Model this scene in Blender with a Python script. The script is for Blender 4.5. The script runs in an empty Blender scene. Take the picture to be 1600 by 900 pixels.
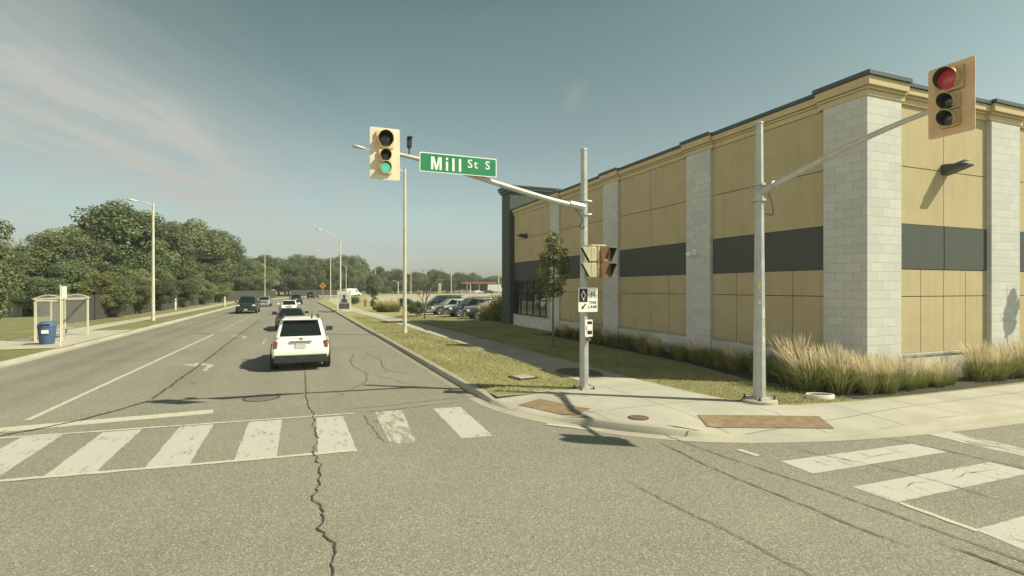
import bpy, bmesh, math, random
import numpy as np
from mathutils import Vector, Matrix
from mathutils.geometry import tessellate_polygon

R_ = math.radians
sc = bpy.context.scene
COL = sc.collection
random.seed(7)

# ------------------------------------------------------------------ camera
YAW = math.atan(325 / 815.0)
CAM_H = 2.65
SN, CS = math.sin(YAW), math.cos(YAW)
cd = bpy.data.cameras.new('camera')
cam = bpy.data.objects.new('camera', cd)
COL.objects.link(cam)
cam.location = (0, 0, CAM_H)
cam.rotation_euler = (R_(90), 0, -YAW)
cd.sensor_width = 36
cd.lens = 815 / 1600 * 36
cd.clip_start = 0.1
cd.clip_end = 6000
sc.camera = cam

# ------------------------------------------------------------------ light
SUN_EL, SUN_AZ = R_(46), R_(124)          # azimuth clockwise from +Y
SDIR = Vector((math.sin(SUN_AZ) * math.cos(SUN_EL), math.cos(SUN_AZ) * math.cos(SUN_EL), math.sin(SUN_EL)))
ld = bpy.data.lights.new('sun', 'SUN')
ld.energy = 4.5
ld.angle = R_(0.55)
ld.color = (1.0, 0.94, 0.71)
sun = bpy.data.objects.new('sun', ld)
COL.objects.link(sun)
sun.rotation_euler = SDIR.to_track_quat('Z', 'Y').to_euler()
sun.location = (30, -20, 60)

w = bpy.data.worlds.new('World')
sc.world = w
w.use_nodes = True
nt = w.node_tree
nt.nodes.clear()


def N(tree, typ, **kw):
    n = tree.nodes.new(typ)
    for k, v in kw.items():
        setattr(n, k, v)
    return n


def math_node(tree, op, a, b=None, clamp=False):
    n = N(tree, 'ShaderNodeMath', operation=op, use_clamp=clamp)
    for i, v in enumerate((a, b)):
        if v is None:
            continue
        if isinstance(v, (int, float)):
            n.inputs[i].default_value = v
        else:
            tree.links.new(v, n.inputs[i])
    return n.outputs[0]


def mix_col(tree, fac, a, b, blend='MIX'):
    n = N(tree, 'ShaderNodeMix', data_type='RGBA', blend_type=blend)
    for idx, v in ((0, fac), (6, a), (7, b)):
        if isinstance(v, (int, float)):
            n.inputs[idx].default_value = v
        elif isinstance(v, (tuple, list)):
            n.inputs[idx].default_value = tuple(v) + ((1,) if len(v) == 3 else ())
        else:
            tree.links.new(v, n.inputs[idx])
    return n.outputs[2]


def ramp(tree, fac, stops):
    n = N(tree, 'ShaderNodeValToRGB')
    el = n.color_ramp.elements
    while len(el) < len(stops):
        el.new(0.5)
    for e, (p, c) in zip(el, stops):
        e.position = p
        e.color = (c, c, c, 1) if isinstance(c, (int, float)) else tuple(c) + (1,)
    tree.links.new(fac, n.inputs[0])
    return n.outputs[0]


sky = N(nt, 'ShaderNodeTexSky', sky_type='NISHITA')
sky.sun_disc = False
sky.sun_elevation = SUN_EL
sky.sun_rotation = SUN_AZ
sky.altitude = 200
sky.air_density = 1.0
sky.dust_density = 1.6
sky.ozone_density = 1.0
hs = N(nt, 'ShaderNodeHueSaturation')
hs.inputs['Saturation'].default_value = 0.34
nt.links.new(sky.outputs[0], hs.inputs['Color'])
gm = N(nt, 'ShaderNodeGamma')
gm.inputs['Gamma'].default_value = 1.6
nt.links.new(hs.outputs[0], gm.inputs['Color'])
# thin streaked cirrus laid out on a flat cloud layer overhead
tc = N(nt, 'ShaderNodeTexCoord')
sep = N(nt, 'ShaderNodeSeparateXYZ')
nt.links.new(tc.outputs['Generated'], sep.inputs[0])
tcol = mix_col(nt, ramp(nt, sep.outputs[2], [(0.04, 0.0), (0.42, 1.0)]), (0.375, 0.395, 0.350), (0.288, 0.397, 0.320))
tcol = mix_col(nt, ramp(nt, sep.outputs[2], [(0.46, 0.0), (0.72, 1.0)]), tcol, (0.09, 0.12, 0.10))
tint = mix_col(nt, 1.0, gm.outputs[0], tcol, 'MULTIPLY')
zc = math_node(nt, 'MAXIMUM', sep.outputs[2], 0.02)
a0 = R_(14.7)
uu = math_node(nt, 'DIVIDE', math_node(nt, 'ADD', math_node(nt, 'MULTIPLY', sep.outputs[0], math.sin(a0)), math_node(nt, 'MULTIPLY', sep.outputs[1], math.cos(a0))), zc)
vv = math_node(nt, 'DIVIDE', math_node(nt, 'SUBTRACT', math_node(nt, 'MULTIPLY', sep.outputs[0], math.cos(a0)), math_node(nt, 'MULTIPLY', sep.outputs[1], math.sin(a0))), zc)


def cnoise(su, sv, scale, detail, off):
    c = N(nt, 'ShaderNodeCombineXYZ')
    nt.links.new(math_node(nt, 'MULTIPLY', uu, su), c.inputs[0])
    nt.links.new(math_node(nt, 'MULTIPLY', vv, sv), c.inputs[1])
    c.inputs[2].default_value = off
    t = N(nt, 'ShaderNodeTexNoise')
    t.inputs['Scale'].default_value = scale
    t.inputs['Detail'].default_value = detail
    t.inputs['Roughness'].default_value = 0.62
    t.inputs['Distortion'].default_value = 0.4
    nt.links.new(c.outputs[0], t.inputs['Vector'])
    return t.outputs[0]


def band(src, centre, width):
    d = math_node(nt, 'DIVIDE', math_node(nt, 'SUBTRACT', src, centre), width)
    return math_node(nt, 'POWER', 2.718, math_node(nt, 'MULTIPLY', math_node(nt, 'MULTIPLY', d, d), -1.0))


wob = math_node(nt, 'ADD', vv, math_node(nt, 'MULTIPLY', math_node(nt, 'SUBTRACT', cnoise(0.5, 0.5, 1.3, 3, 4.0), 0.5), 0.7))
fine = ramp(nt, cnoise(0.45, 2.4, 1.5, 9, 0.0), [(0.36, 0.0), (0.72, 1.0)])
wide = ramp(nt, cnoise(0.22, 0.75, 1.0, 7, 7.3), [(0.34, 0.0), (0.66, 1.0)])
b1 = math_node(nt, 'MULTIPLY', band(wob, -1.80, 0.30), math_node(nt, 'MULTIPLY', band(uu, 3.3, 1.7), 0.9))
b2 = math_node(nt, 'MULTIPLY', band(wob, -2.6, 0.6), math_node(nt, 'MULTIPLY', band(uu, 5.6, 3.0), 1.35))
b3 = math_node(nt, 'MULTIPLY', band(wob, 0.70, 0.06), math_node(nt, 'MULTIPLY', band(uu, 2.7, 0.20), 0.38))
leftm = math_node(nt, 'MULTIPLY', ramp(nt, math_node(nt, 'MULTIPLY', vv, -0.2), [(0.04, 0.0), (0.40, 1.0)]), 0.68)
streak = math_node(nt, 'ADD', math_node(nt, 'ADD', b1, b2), b3)
dens = math_node(nt, 'ADD', math_node(nt, 'MULTIPLY', streak, math_node(nt, 'ADD', math_node(nt, 'MULTIPLY', fine, 0.85), 0.12)), math_node(nt, 'MULTIPLY', wide, leftm), clamp=True)
west = math_node(nt, 'ADD', math_node(nt, 'MULTIPLY', sep.outputs[0], math.sin(R_(-105))), math_node(nt, 'MULTIPLY', sep.outputs[1], math.cos(R_(-105))))
tint = mix_col(nt, 1.0, tint, mix_col(nt, ramp(nt, math_node(nt, 'ADD', west, 0.6), [(0.10, 0.0), (0.80, 1.0)]), (1, 1, 1), (0.74, 0.74, 0.74)), 'MULTIPLY')
tint = mix_col(nt, 1.0, tint, mix_col(nt, math_node(nt, 'MULTIPLY', ramp(nt, math_node(nt, 'MULTIPLY', west, -1), [(0.35, 0.0), (0.85, 1.0)]), ramp(nt, sep.outputs[2], [(0.05, 0.0), (0.25, 1.0)])), (1, 1, 1), (0.88, 0.83, 0.83)), 'MULTIPLY')
cloudy = mix_col(nt, dens, tint, (4.05, 4.2, 3.9))
# added bright cloud outside the view in the west, as fill for shaded walls
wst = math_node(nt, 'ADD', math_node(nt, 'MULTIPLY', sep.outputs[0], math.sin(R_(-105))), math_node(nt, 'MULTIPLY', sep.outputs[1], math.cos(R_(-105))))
fill_cloud = math_node(nt, 'MULTIPLY', ramp(nt, wst, [(0.42, 0.0), (0.72, 1.0)]), ramp(nt, cnoise(0.6, 0.6, 1.2, 6, 2.2), [(0.30, 0.25), (0.55, 1.0)]))
fill_cloud = math_node(nt, 'MULTIPLY', fill_cloud, ramp(nt, sep.outputs[2], [(0.0, 0.0), (0.05, 1.0), (0.30, 1.0), (0.50, 0.0)]))
cloudy = mix_col(nt, fill_cloud, cloudy, (13.5, 14.0, 12.2))
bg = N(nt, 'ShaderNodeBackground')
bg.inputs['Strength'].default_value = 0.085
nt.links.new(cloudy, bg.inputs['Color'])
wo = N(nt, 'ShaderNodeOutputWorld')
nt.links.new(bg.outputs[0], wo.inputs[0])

vs = sc.view_settings
vs.view_transform = 'Standard'
vs.look = 'None'
vs.exposure = 0.60
vs.gamma = 1
vs.use_curve_mapping = False
try:
    sc.cycles.use_denoising = True
    sc.cycles.max_bounces = 6
    sc.cycles.transparent_max_bounces = 8
except Exception:
    pass


# ------------------------------------------------------------------ place helpers
def at(px, d):
    """ground point at depth d along the direction of photo column px"""
    l = (px - 800) / 815 * d
    return (SN * d + CS * l, CS * d - SN * l)


def on_x(x, px):
    r = (px - 800) / 815
    return (x, x * (CS - SN * r) / (SN + CS * r))


def depth(x, y):
    return SN * x + CS * y


def cat(pts, n=6):
    """Catmull-Rom through 2-D/3-D points"""
    P = [Vector(p) for p in pts]
    P = [P[0] * 2 - P[1]] + P + [P[-1] * 2 - P[-2]]
    out = []
    for i in range(1, len(P) - 2):
        for k in range(n):
            t = k / n
            a, b, c, d = P[i - 1], P[i], P[i + 1], P[i + 2]
            out.append(0.5 * ((2 * b) + (c - a) * t + (2 * a - 5 * b + 4 * c - d) * t * t + (3 * b - a - 3 * c + d) * t ** 3))
    out.append(P[-2])
    return out


# ------------------------------------------------------------------ materials
MATS = {}


def newmat(name):
    m = bpy.data.materials.new(name)
    m.use_nodes = True
    t = m.node_tree
    b = t.nodes['Principled BSDF']
    return m, t, b


def objco(t, kind='Object'):
    return N(t, 'ShaderNodeTexCoord').outputs[kind]


def noise(t, vec, scale, detail=3, rough=0.55):
    n = N(t, 'ShaderNodeTexNoise')
    n.inputs['Scale'].default_value = scale
    n.inputs['Detail'].default_value = detail
    n.inputs['Roughness'].default_value = rough
    t.links.new(vec, n.inputs['Vector'])
    return n.outputs[0]


def mul(c, k):
    return tuple(min(1, v * k) for v in c)


def mat(name, col, rough=0.6, metal=0.0, var=0.12, scale=3.0, fine=None, bump=0.0, bscale=60, spec=0.5, coat=0.0):
    """plain surface with irregular wear: two noise scales over the colour, optional bump"""
    if name in MATS:
        return MATS[name]
    m, t, b = newmat(name)
    v = objco(t)
    n1 = noise(t, v, scale, 5)
    c = mix_col(t, ramp(t, n1, [(0.3, 0), (0.7, 1)]), mul(col, 1 - var), mul(col, 1 + var))
    if fine:
        n2 = noise(t, v, fine[0], 2)
        c = mix_col(t, ramp(t, n2, [(0.35, 0), (0.65, 1)]), c, mul(col, 1 - fine[1]), 'MIX') if fine[1] < 0 else mix_col(t, math_node(t, 'MULTIPLY', ramp(t, n2, [(0.42, 0), (0.62, 1)]), fine[1]), c, mul(col, 0.35))
    t.links.new(c, b.inputs['Base Color'])
    r = math_node(t, 'ADD', math_node(t, 'MULTIPLY', math_node(t, 'SUBTRACT', n1, 0.5), 0.25), rough, clamp=True)
    t.links.new(r, b.inputs['Roughness'])
    b.inputs['Metallic'].default_value = metal
    b.inputs['Specular IOR Level'].default_value = spec
    if coat:
        b.inputs['Coat Weight'].default_value = coat
        b.inputs['Coat Roughness'].default_value = 0.05
    if bump:
        bn = N(t, 'ShaderNodeBump')
        bn.inputs['Strength'].default_value = bump
        bn.inputs['Distance'].default_value = 0.02
        t.links.new(noise(t, v, bscale, 3), bn.inputs['Height'])
        t.links.new(bn.outputs[0], b.inputs['Normal'])
    MATS[name] = m
    return m


def stucco(*a, **k):
    """wall coating with rain streaks, splash dirt near the ground and a trowelled surface"""
    m = mat(*a, **k)
    t = m.node_tree
    b = t.nodes['Principled BSDF']
    src = b.inputs['Base Color'].links[0].from_socket
    v = objco(t)
    mp = N(t, 'ShaderNodeMapping')
    mp.inputs['Scale'].default_value = (4.0, 4.0, 0.22)
    t.links.new(v, mp.inputs[0])
    st = ramp(t, noise(t, mp.outputs[0], 1.6, 6, 0.65), [(0.50, 0.0), (0.78, 1.0)])
    c = mix_col(t, math_node(t, 'MULTIPLY', st, 0.42), src, mul(a[1], 0.66))
    sp = N(t, 'ShaderNodeSeparateXYZ')
    t.links.new(v, sp.inputs[0])
    low = math_node(t, 'MULTIPLY', ramp(t, math_node(t, 'MULTIPLY', math_node(t, 'ADD', sp.outputs[2], math_node(t, 'MULTIPLY', noise(t, v, 3.0, 4), 0.8)), 0.5), [(0.55, 1.0), (0.95, 0.0)]), 0.22)
    c = mix_col(t, low, c, (0.26, 0.23, 0.16))
    t.links.new(c, b.inputs['Base Color'])
    return m


def asphalt(name, base, lanes=False):
    m, t, b = newmat(name)
    v = objco(t)
    big = noise(t, v, 0.18, 4)
    mid = noise(t, v, 1.3, 5, 0.6)
    grain = noise(t, v, 55, 3, 0.7)
    grit = noise(t, v, 170, 2, 0.6)
    c = mix_col(t, ramp(t, big, [(0.3, 0), (0.7, 1)]), mul(base, 0.80), mul(base, 1.14))
    c = mix_col(t, math_node(t, 'MULTIPLY', ramp(t, mid, [(0.35, 0), (0.7, 1)]), 0.35), c, mul(base, 0.80))
    vg = N(t, 'ShaderNodeTexVoronoi')
    vg.inputs['Scale'].default_value = 75
    t.links.new(v, vg.inputs['Vector'])
    sg = N(t, 'ShaderNodeSeparateXYZ')
    t.links.new(vg.outputs['Color'], sg.inputs[0])
    c = mix_col(t, math_node(t, 'MULTIPLY', ramp(t, sg.outputs[0], [(0.62, 0), (0.98, 1)]), 0.68), c, mul(base, 2.1))
    c = mix_col(t, math_node(t, 'MULTIPLY', ramp(t, sg.outputs[1], [(0.02, 1), (0.40, 0)]), 0.64), c, mul(base, 0.30))
    c = mix_col(t, math_node(t, 'MULTIPLY', ramp(t, grain, [(0.40, 1), (0.50, 0)]), 0.35), c, mul(base, 0.5))
    c = mix_col(t, math_node(t, 'MULTIPLY', ramp(t, grit, [(0.56, 0), (0.66, 1)]), 0.35), c, mul(base, 1.9))
    if lanes:
        # oil-darkened wheel tracks and lane centres running along the street, patchy
        s = N(t, 'ShaderNodeSeparateXYZ')
        t.links.new(v, s.inputs[0])
        xw = math_node(t, 'ADD', s.outputs[0], math_node(t, 'MULTIPLY', noise(t, v, 0.25, 2), 0.5))
        tot = None
        for cx, wd, k in ((-7.2, 0.5, 0.46), (-8.5, 0.45, 0.34), (-6.0, 0.4, 0.40), (-2.9, 0.5, 0.24), (-0.7, 0.35, 0.20), (1.2, 0.35, 0.20)):
            d = math_node(t, 'DIVIDE', math_node(t, 'SUBTRACT', xw, cx), wd)
            g = math_node(t, 'MULTIPLY', math_node(t, 'POWER', 2.718, math_node(t, 'MULTIPLY', math_node(t, 'MULTIPLY', d, d), -1)), k)
            tot = g if tot is None else math_node(t, 'ADD', tot, g)
        # only beyond the stop line
        far = math_node(t, 'MULTIPLY', math_node(t, 'SUBTRACT', s.outputs[1], 11.0), 0.15, clamp=True)
        tot = math_node(t, 'MULTIPLY', math_node(t, 'MULTIPLY', tot, far), ramp(t, noise(t, v, 0.5, 4), [(0.25, 0.3), (0.6, 1)]), clamp=True)
        c = mix_col(t, tot, c, mul(base, 0.45))
        # scattered oil spots
        vor = N(t, 'ShaderNodeTexVoronoi')
        vor.inputs['Scale'].default_value = 0.55
        t.links.new(v, vor.inputs['Vector'])
        sp = ramp(t, vor.outputs['Distance'], [(0.03, 1), (0.09, 0)])
        c = mix_col(t, math_node(t, 'MULTIPLY', sp, 0.45), c, mul(base, 0.35))
    t.links.new(c, b.inputs['Base Color'])
    b.inputs['Roughness'].default_value = 0.88
    b.inputs['Specular IOR Level'].default_value = 0.3
    bn = N(t, 'ShaderNodeBump')
    bn.inputs['Strength'].default_value = 0.12
    bn.inputs['Distance'].default_value = 0.012
    t.links.new(grain, bn.inputs['Height'])
    t.links.new(bn.outputs[0], b.inputs['Normal'])
    MATS[name] = m
    return m


def worn_paint(name, col, wear):
    """road paint rubbed through to the asphalt in scratches and flakes"""
    m, t, b = newmat(name)
    v = objco(t)
    mp = N(t, 'ShaderNodeMapping')
    mp.inputs['Scale'].default_value = (3.2, 0.7, 1)
    t.links.new(v, mp.inputs[0])
    n1 = noise(t, mp.outputs[0], 3.0, 8, 0.72)
    n2 = noise(t, v, 1.1, 3)
    n3 = noise(t, v, 60, 3, 0.7)
    s = math_node(t, 'ADD', math_node(t, 'MULTIPLY', n1, 0.6), math_node(t, 'ADD', math_node(t, 'MULTIPLY', n2, 0.3), math_node(t, 'MULTIPLY', n3, 0.30)))
    a = ramp(t, s, [(wear - 0.05, 0.0), (wear + 0.06, 0.93)])
    c = mix_col(t, ramp(t, n3, [(0.3, 0), (0.7, 1)]), mul(col, 0.82), mul(col, 1.06))
    t.links.new(c, b.inputs['Base Color'])
    b.inputs['Roughness'].default_value = 0.75
    t.links.new(a, b.inputs['Alpha'])
    MATS[name] = m
    return m


def grass_mat(name, dry, green):
    m, t, b = newmat(name)
    v = objco(t)
    n1 = noise(t, v, 0.45, 5, 0.6)
    n2 = noise(t, v, 4.0, 4, 0.6)
    n3 = noise(t, v, 35, 3, 0.7)
    c = mix_col(t, ramp(t, n1, [(0.32, 0), (0.66, 1)]), green, dry)
    c = mix_col(t, math_node(t, 'MULTIPLY', ramp(t, n2, [(0.45, 0), (0.72, 1)]), 0.6), c, mul(dry, 1.12))
    c = mix_col(t, math_node(t, 'MULTIPLY', ramp(t, n3, [(0.35, 1), (0.55, 0)]), 0.6), c, mul(green, 0.45))
    t.links.new(c, b.inputs['Base Color'])
    b.inputs['Roughness'].default_value = 0.95
    b.inputs['Specular IOR Level'].default_value = 0.1
    bn = N(t, 'ShaderNodeBump')
    bn.inputs['Strength'].default_value = 0.8
    bn.inputs['Distance'].default_value = 0.05
    t.links.new(n3, bn.inputs['Height'])
    t.links.new(bn.outputs[0], b.inputs['Normal'])
    MATS[name] = m
    return m


def leaf_mat(name, c0, c1, transl=0.35, rnd=0.25):
    """leaves: per-leaf attribute 'v' picks between two greens, the object's random value shifts the whole tree"""
    m = bpy.data.materials.new(name)
    m.use_nodes = True
    t = m.node_tree
    t.nodes.clear()
    at_ = N(t, 'ShaderNodeAttribute', attribute_name='v')
    oi = N(t, 'ShaderNodeObjectInfo')
    c = mix_col(t, at_.outputs['Fac'], c0, c1)
    k = math_node(t, 'ADD', math_node(t, 'MULTIPLY', oi.outputs['Random'], 2 * rnd), 1 - rnd)
    hsn = N(t, 'ShaderNodeHueSaturation')
    t.links.new(c, hsn.inputs['Color'])
    t.links.new(k, hsn.inputs['Value'])
    hsn.inputs['Hue'].default_value = 0.5
    d = N(t, 'ShaderNodeBsdfDiffuse')
    tr = N(t, 'ShaderNodeBsdfTranslucent')
    gl = N(t, 'ShaderNodeBsdfGlossy')
    gl.inputs['Roughness'].default_value = 0.45
    gl.inputs['Color'].default_value = (0.5, 0.5, 0.45, 1)
    t.links.new(hsn.outputs[0], d.inputs[0])
    t.links.new(hsn.outputs[0], tr.inputs[0])
    mx = N(t, 'ShaderNodeMixShader')
    mx.inputs[0].default_value = transl
    t.links.new(d.outputs[0], mx.inputs[1])
    t.links.new(tr.outputs[0], mx.inputs[2])
    mg = N(t, 'ShaderNodeMixShader')
    mg.inputs[0].default_value = 0.04
    t.links.new(mx.outputs[0], mg.inputs[1])
    t.links.new(gl.outputs[0], mg.inputs[2])
    o = N(t, 'ShaderNodeOutputMaterial')
    t.links.new(mg.outputs[0], o.inputs[0])
    MATS[name] = m
    return m


def block_mat(name, col, mortar, bw, bh):
    """split-face concrete block in running bond on upright faces"""
    m, t, b = newmat(name)
    v = objco(t)
    s = N(t, 'ShaderNodeSeparateXYZ')
    t.links.new(v, s.inputs[0])
    cb = N(t, 'ShaderNodeCombineXYZ')
    t.links.new(math_node(t, 'ADD', s.outputs[0], s.outputs[1]), cb.inputs[0])
    t.links.new(s.outputs[2], cb.inputs[1])
    br = N(t, 'ShaderNodeTexBrick')
    br.offset = 0.5
    br.inputs['Scale'].default_value = 1.0
    br.inputs['Mortar Size'].default_value = 0.007
    br.inputs['Mortar Smooth'].default_value = 0.2
    br.inputs['Bias'].default_value = 0.0
    br.inputs['Brick Width'].default_value = bw
    br.inputs['Row Height'].default_value = bh
    br.inputs['Color1'].default_value = mul(col, 0.93) + (1,)
    br.inputs['Color2'].default_value = mul(col, 1.07) + (1,)
    br.inputs['Mortar'].default_value = mortar + (1,)
    t.links.new(cb.outputs[0], br.inputs['Vector'])
    n1 = noise(t, v, 28, 4, 0.65)
    n2 = noise(t, v, 0.9, 4)
    c = mix_col(t, math_node(t, 'MULTIPLY', ramp(t, n1, [(0.4, 0), (0.7, 1)]), 0.25), br.outputs['Color'], mul(col, 0.65))
    c = mix_col(t, math_node(t, 'MULTIPLY', ramp(t, n2, [(0.45, 0), (0.75, 1)]), 0.25), c, mul(col, 0.78))
    t.links.new(c, b.inputs['Base Color'])
    b.inputs['Roughness'].default_value = 0.9
    h = math_node(t, 'SUBTRACT', math_node(t, 'MULTIPLY', n1, 0.8), br.outputs['Fac'])
    bn = N(t, 'ShaderNodeBump')
    bn.inputs['Strength'].default_value = 0.6
    bn.inputs['Distance'].default_value = 0.015
    t.links.new(h, bn.inputs['Height'])
    t.links.new(bn.outputs[0], b.inputs['Normal'])
    MATS[name] = m
    return m


def concrete(name, col, joint=None):
    m, t, b = newmat(name)
    v = objco(t)
    n1 = noise(t, v, 0.8, 5, 0.6)
    n2 = noise(t, v, 45, 3, 0.7)
    c = mix_col(t, ramp(t, n1, [(0.3, 0), (0.7, 1)]), mul(col, 0.84), mul(col, 1.10))
    c = mix_col(t, math_node(t, 'MULTIPLY', ramp(t, n2, [(0.5, 0), (0.68, 1)]), 0.4), c, mul(col, 0.62))
    c = mix_col(t, math_node(t, 'MULTIPLY', ramp(t, n2, [(0.33, 1), (0.45, 0)]), 0.35), c, mul(col, 1.3))
    vs_ = N(t, 'ShaderNodeTexVoronoi')
    vs_.inputs['Scale'].default_value = 2.6
    t.links.new(v, vs_.inputs['Vector'])
    c = mix_col(t, math_node(t, 'MULTIPLY', ramp(t, vs_.outputs['Distance'], [(0.05, 1), (0.10, 0)]), 0.35), c, mul(col, 0.45))
    n3 = noise(t, v, 0.35, 6, 0.65)
    c = mix_col(t, math_node(t, 'MULTIPLY', ramp(t, n3, [(0.52, 0), (0.70, 1)]), 0.30), c, mul(col, 0.66))
    if joint:
        s = N(t, 'ShaderNodeSeparateXYZ')
        t.links.new(v, s.inputs[0])
        wv = math_node(t, 'MULTIPLY', noise(t, v, 2.0, 3), 0.03)
        tot = None
        for ax, per, off in joint:
            q = math_node(t, 'FRACT', math_node(t, 'ADD', math_node(t, 'DIVIDE', math_node(t, 'ADD', s.outputs[ax], wv), per), off))
            q = math_node(t, 'LESS_THAN', math_node(t, 'ABSOLUTE', math_node(t, 'SUBTRACT', q, 0.5)), 0.011 / per)
            tot = q if tot is None else math_node(t, 'MAXIMUM', tot, q)
        c = mix_col(t, math_node(t, 'MULTIPLY', tot, 0.85), c, mul(col, 0.22))
    t.links.new(c, b.inputs['Base Color'])
    b.inputs['Roughness'].default_value = 0.9
    bn = N(t, 'ShaderNodeBump')
    bn.inputs['Strength'].default_value = 0.3
    bn.inputs['Distance'].default_value = 0.01
    t.links.new(n2, bn.inputs['Height'])
    t.links.new(bn.outputs[0], b.inputs['Normal'])
    MATS[name] = m
    return m


def glass_mat(name, col, rough=0.04, transp=0.0):
    m, t, b = newmat(name)
    b.inputs['Base Color'].default_value = col + (1,)
    b.inputs['Roughness'].default_value = rough
    b.inputs['Specular IOR Level'].default_value = 0.7
    if transp:
        b.inputs['Alpha'].default_value = 1 - transp
    MATS[name] = m
    return m


def lit_mat(name, col, em, strength):
    m, t, b = newmat(name)
    b.inputs['Base Color'].default_value = col + (1,)
    b.inputs['Emission Color'].default_value = em + (1,)
    b.inputs['Emission Strength'].default_value = strength
    b.inputs['Roughness'].default_value = 0.25
    MATS[name] = m
    return m


M_ASPH = asphalt('asphalt', (0.216, 0.205, 0.166), lanes=True)
M_LOT = asphalt('lot_asphalt', (0.36, 0.32, 0.235))
M_WALK = concrete('sidewalk_concrete', (0.40, 0.375, 0.30), joint=[(1, 1.5, 0.2)])
M_PLAZA = concrete('corner_concrete', (0.385, 0.362, 0.305), joint=[(0, 1.7, 0.31), (1, 2.1, 0.1)])
M_KERB = concrete('kerb_concrete', (0.365, 0.34, 0.27), joint=[(1, 3.0, 0.0)])
M_PATCH = asphalt('patch_asphalt', (0.12, 0.112, 0.09))
M_GRASS = grass_mat('lawn', (0.39, 0.355, 0.18), (0.25, 0.255, 0.12))
M_FIELD = grass_mat('field', (0.26, 0.24, 0.12), (0.165, 0.175, 0.08))
M_MULCH = mat('mulch', (0.05, 0.042, 0.03), 0.95, var=0.4, scale=8, bump=0.8, bscale=30)
M_PAINT = worn_paint('crosswalk_paint', (0.47, 0.455, 0.41), 0.49)
M_PAINT_W = worn_paint('faded_paint', (0.47, 0.45, 0.39), 0.56)
M_PAINT_L = worn_paint('line_paint', (0.52, 0.49, 0.40), 0.48)
M_CRACK = mat('crack_dirt', (0.052, 0.048, 0.037), 0.95, var=0.3, scale=9)
M_SEAM = mat('seam_tar', (0.055, 0.05, 0.038), 0.9, var=0.35, scale=7)

M_TAN = stucco('tan_stucco', (0.475, 0.390, 0.232), 0.9, var=0.06, scale=1.2, fine=(140, 0.22), bump=0.35, bscale=150, spec=0.2)
M_CORN = stucco('cornice_stucco', (0.53, 0.43, 0.25), 0.88, var=0.06, scale=1.2, fine=(140, 0.12), bump=0.2, bscale=150, spec=0.2)
M_BAND = stucco('dark_band', (0.088, 0.096, 0.085), 0.88, var=0.06, scale=1.5, fine=(130, 0.2), bump=0.3, bscale=150, spec=0.2)
M_CAP = mat('cap_metal', (0.040, 0.055, 0.055), 0.45, var=0.1, scale=2)
M_TOWER = mat('tower_stucco', (0.055, 0.072, 0.062), 0.8, var=0.08, scale=1.2, fine=(120, 0.15), bump=0.2, bscale=130)
M_BLOCK = block_mat('concrete_block', (0.52, 0.515, 0.475), (0.41, 0.405, 0.365), 0.47, 0.236)
M_SILL = concrete('sill_stone', (0.36, 0.33, 0.27))
M_JOINT = mat('joint_backing', (0.12, 0.095, 0.055), 0.95)
M_ROOF = mat('roof_membrane', (0.3, 0.29, 0.26), 0.9)
M_FRAME = mat('window_frame', (0.03, 0.035, 0.033), 0.4)
M_GLASS = glass_mat('store_glass', (0.02, 0.025, 0.024), 0.03)
M_GALV = mat('galvanised_steel', (0.42, 0.43, 0.40), 0.55, metal=0.35, var=0.16, scale=4, fine=(25, 0.12), bump=0.05)
M_GALV2 = mat('arm_aluminium', (0.50, 0.48, 0.42), 0.5, metal=0.3, var=0.14, scale=5)
M_POLE = mat('lamp_pole_concrete', (0.56, 0.52, 0.41), 0.75, var=0.12, scale=3, fine=(30, 0.12))
M_BOLT = mat('dark_iron', (0.05, 0.045, 0.04), 0.7, var=0.3, scale=12)
M_SIGY = mat('signal_cream', (0.68, 0.50, 0.27), 0.6, var=0.10, scale=5, spec=0.3)
M_PLATEL = mat('backplate_cream', (0.70, 0.62, 0.48), 0.6, var=0.08, scale=5, spec=0.3)
M_LENS = glass_mat('unlit_lens', (0.035, 0.037, 0.030), 0.25)
M_GREEN = lit_mat('green_lens', (0.08, 0.36, 0.22), (0.22, 0.85, 0.55), 0.42)
M_RED = lit_mat('red_lens', (0.20, 0.03, 0.03), (0.85, 0.07, 0.08), 0.10)
M_VISIN = mat('visor_inside', (0.05, 0.05, 0.04), 0.8)
M_SGREEN = mat('sign_green', (0.012, 0.20, 0.085), 0.45, var=0.06, scale=3)
M_SWHITE = mat('sign_white', (0.78, 0.77, 0.70), 0.5, var=0.05, scale=3)
M_SBLACK = mat('sign_black', (0.02, 0.02, 0.02), 0.5)
M_SRED = mat('sign_red', (0.5, 0.03, 0.03), 0.5)
M_ORANGE = mat('sign_orange', (0.75, 0.30, 0.06), 0.5, var=0.05)
M_TACT = mat('rust_iron', (0.27, 0.195, 0.12), 0.85, var=0.22, scale=4, fine=(40, 0.25), bump=0.4)
M_IRON = mat('cover_iron', (0.14, 0.085, 0.055), 0.8, var=0.3, scale=9, bump=0.5, bscale=50)
M_TYRE = mat('tyre_rubber', (0.022, 0.021, 0.019), 0.85)
M_RIM = mat('alloy', (0.5, 0.5, 0.48), 0.3, metal=0.8)
M_BLKPL = mat('black_plastic', (0.022, 0.023, 0.022), 0.6)
M_CGLASS = glass_mat('car_glass', (0.012, 0.017, 0.016), 0.04)
M_TAIL = mat('tail_lens', (0.19, 0.06, 0.04), 0.3, var=0.1, coat=0.5)
M_HEAD = mat('head_lens', (0.7, 0.68, 0.62), 0.12, var=0.05)
M_CHROME = mat('chrome', (0.6, 0.6, 0.58), 0.2, metal=0.9)
M_BARK = mat('bark', (0.10, 0.075, 0.05), 0.95, var=0.35, scale=6, bump=0.8, bscale=20)
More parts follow.
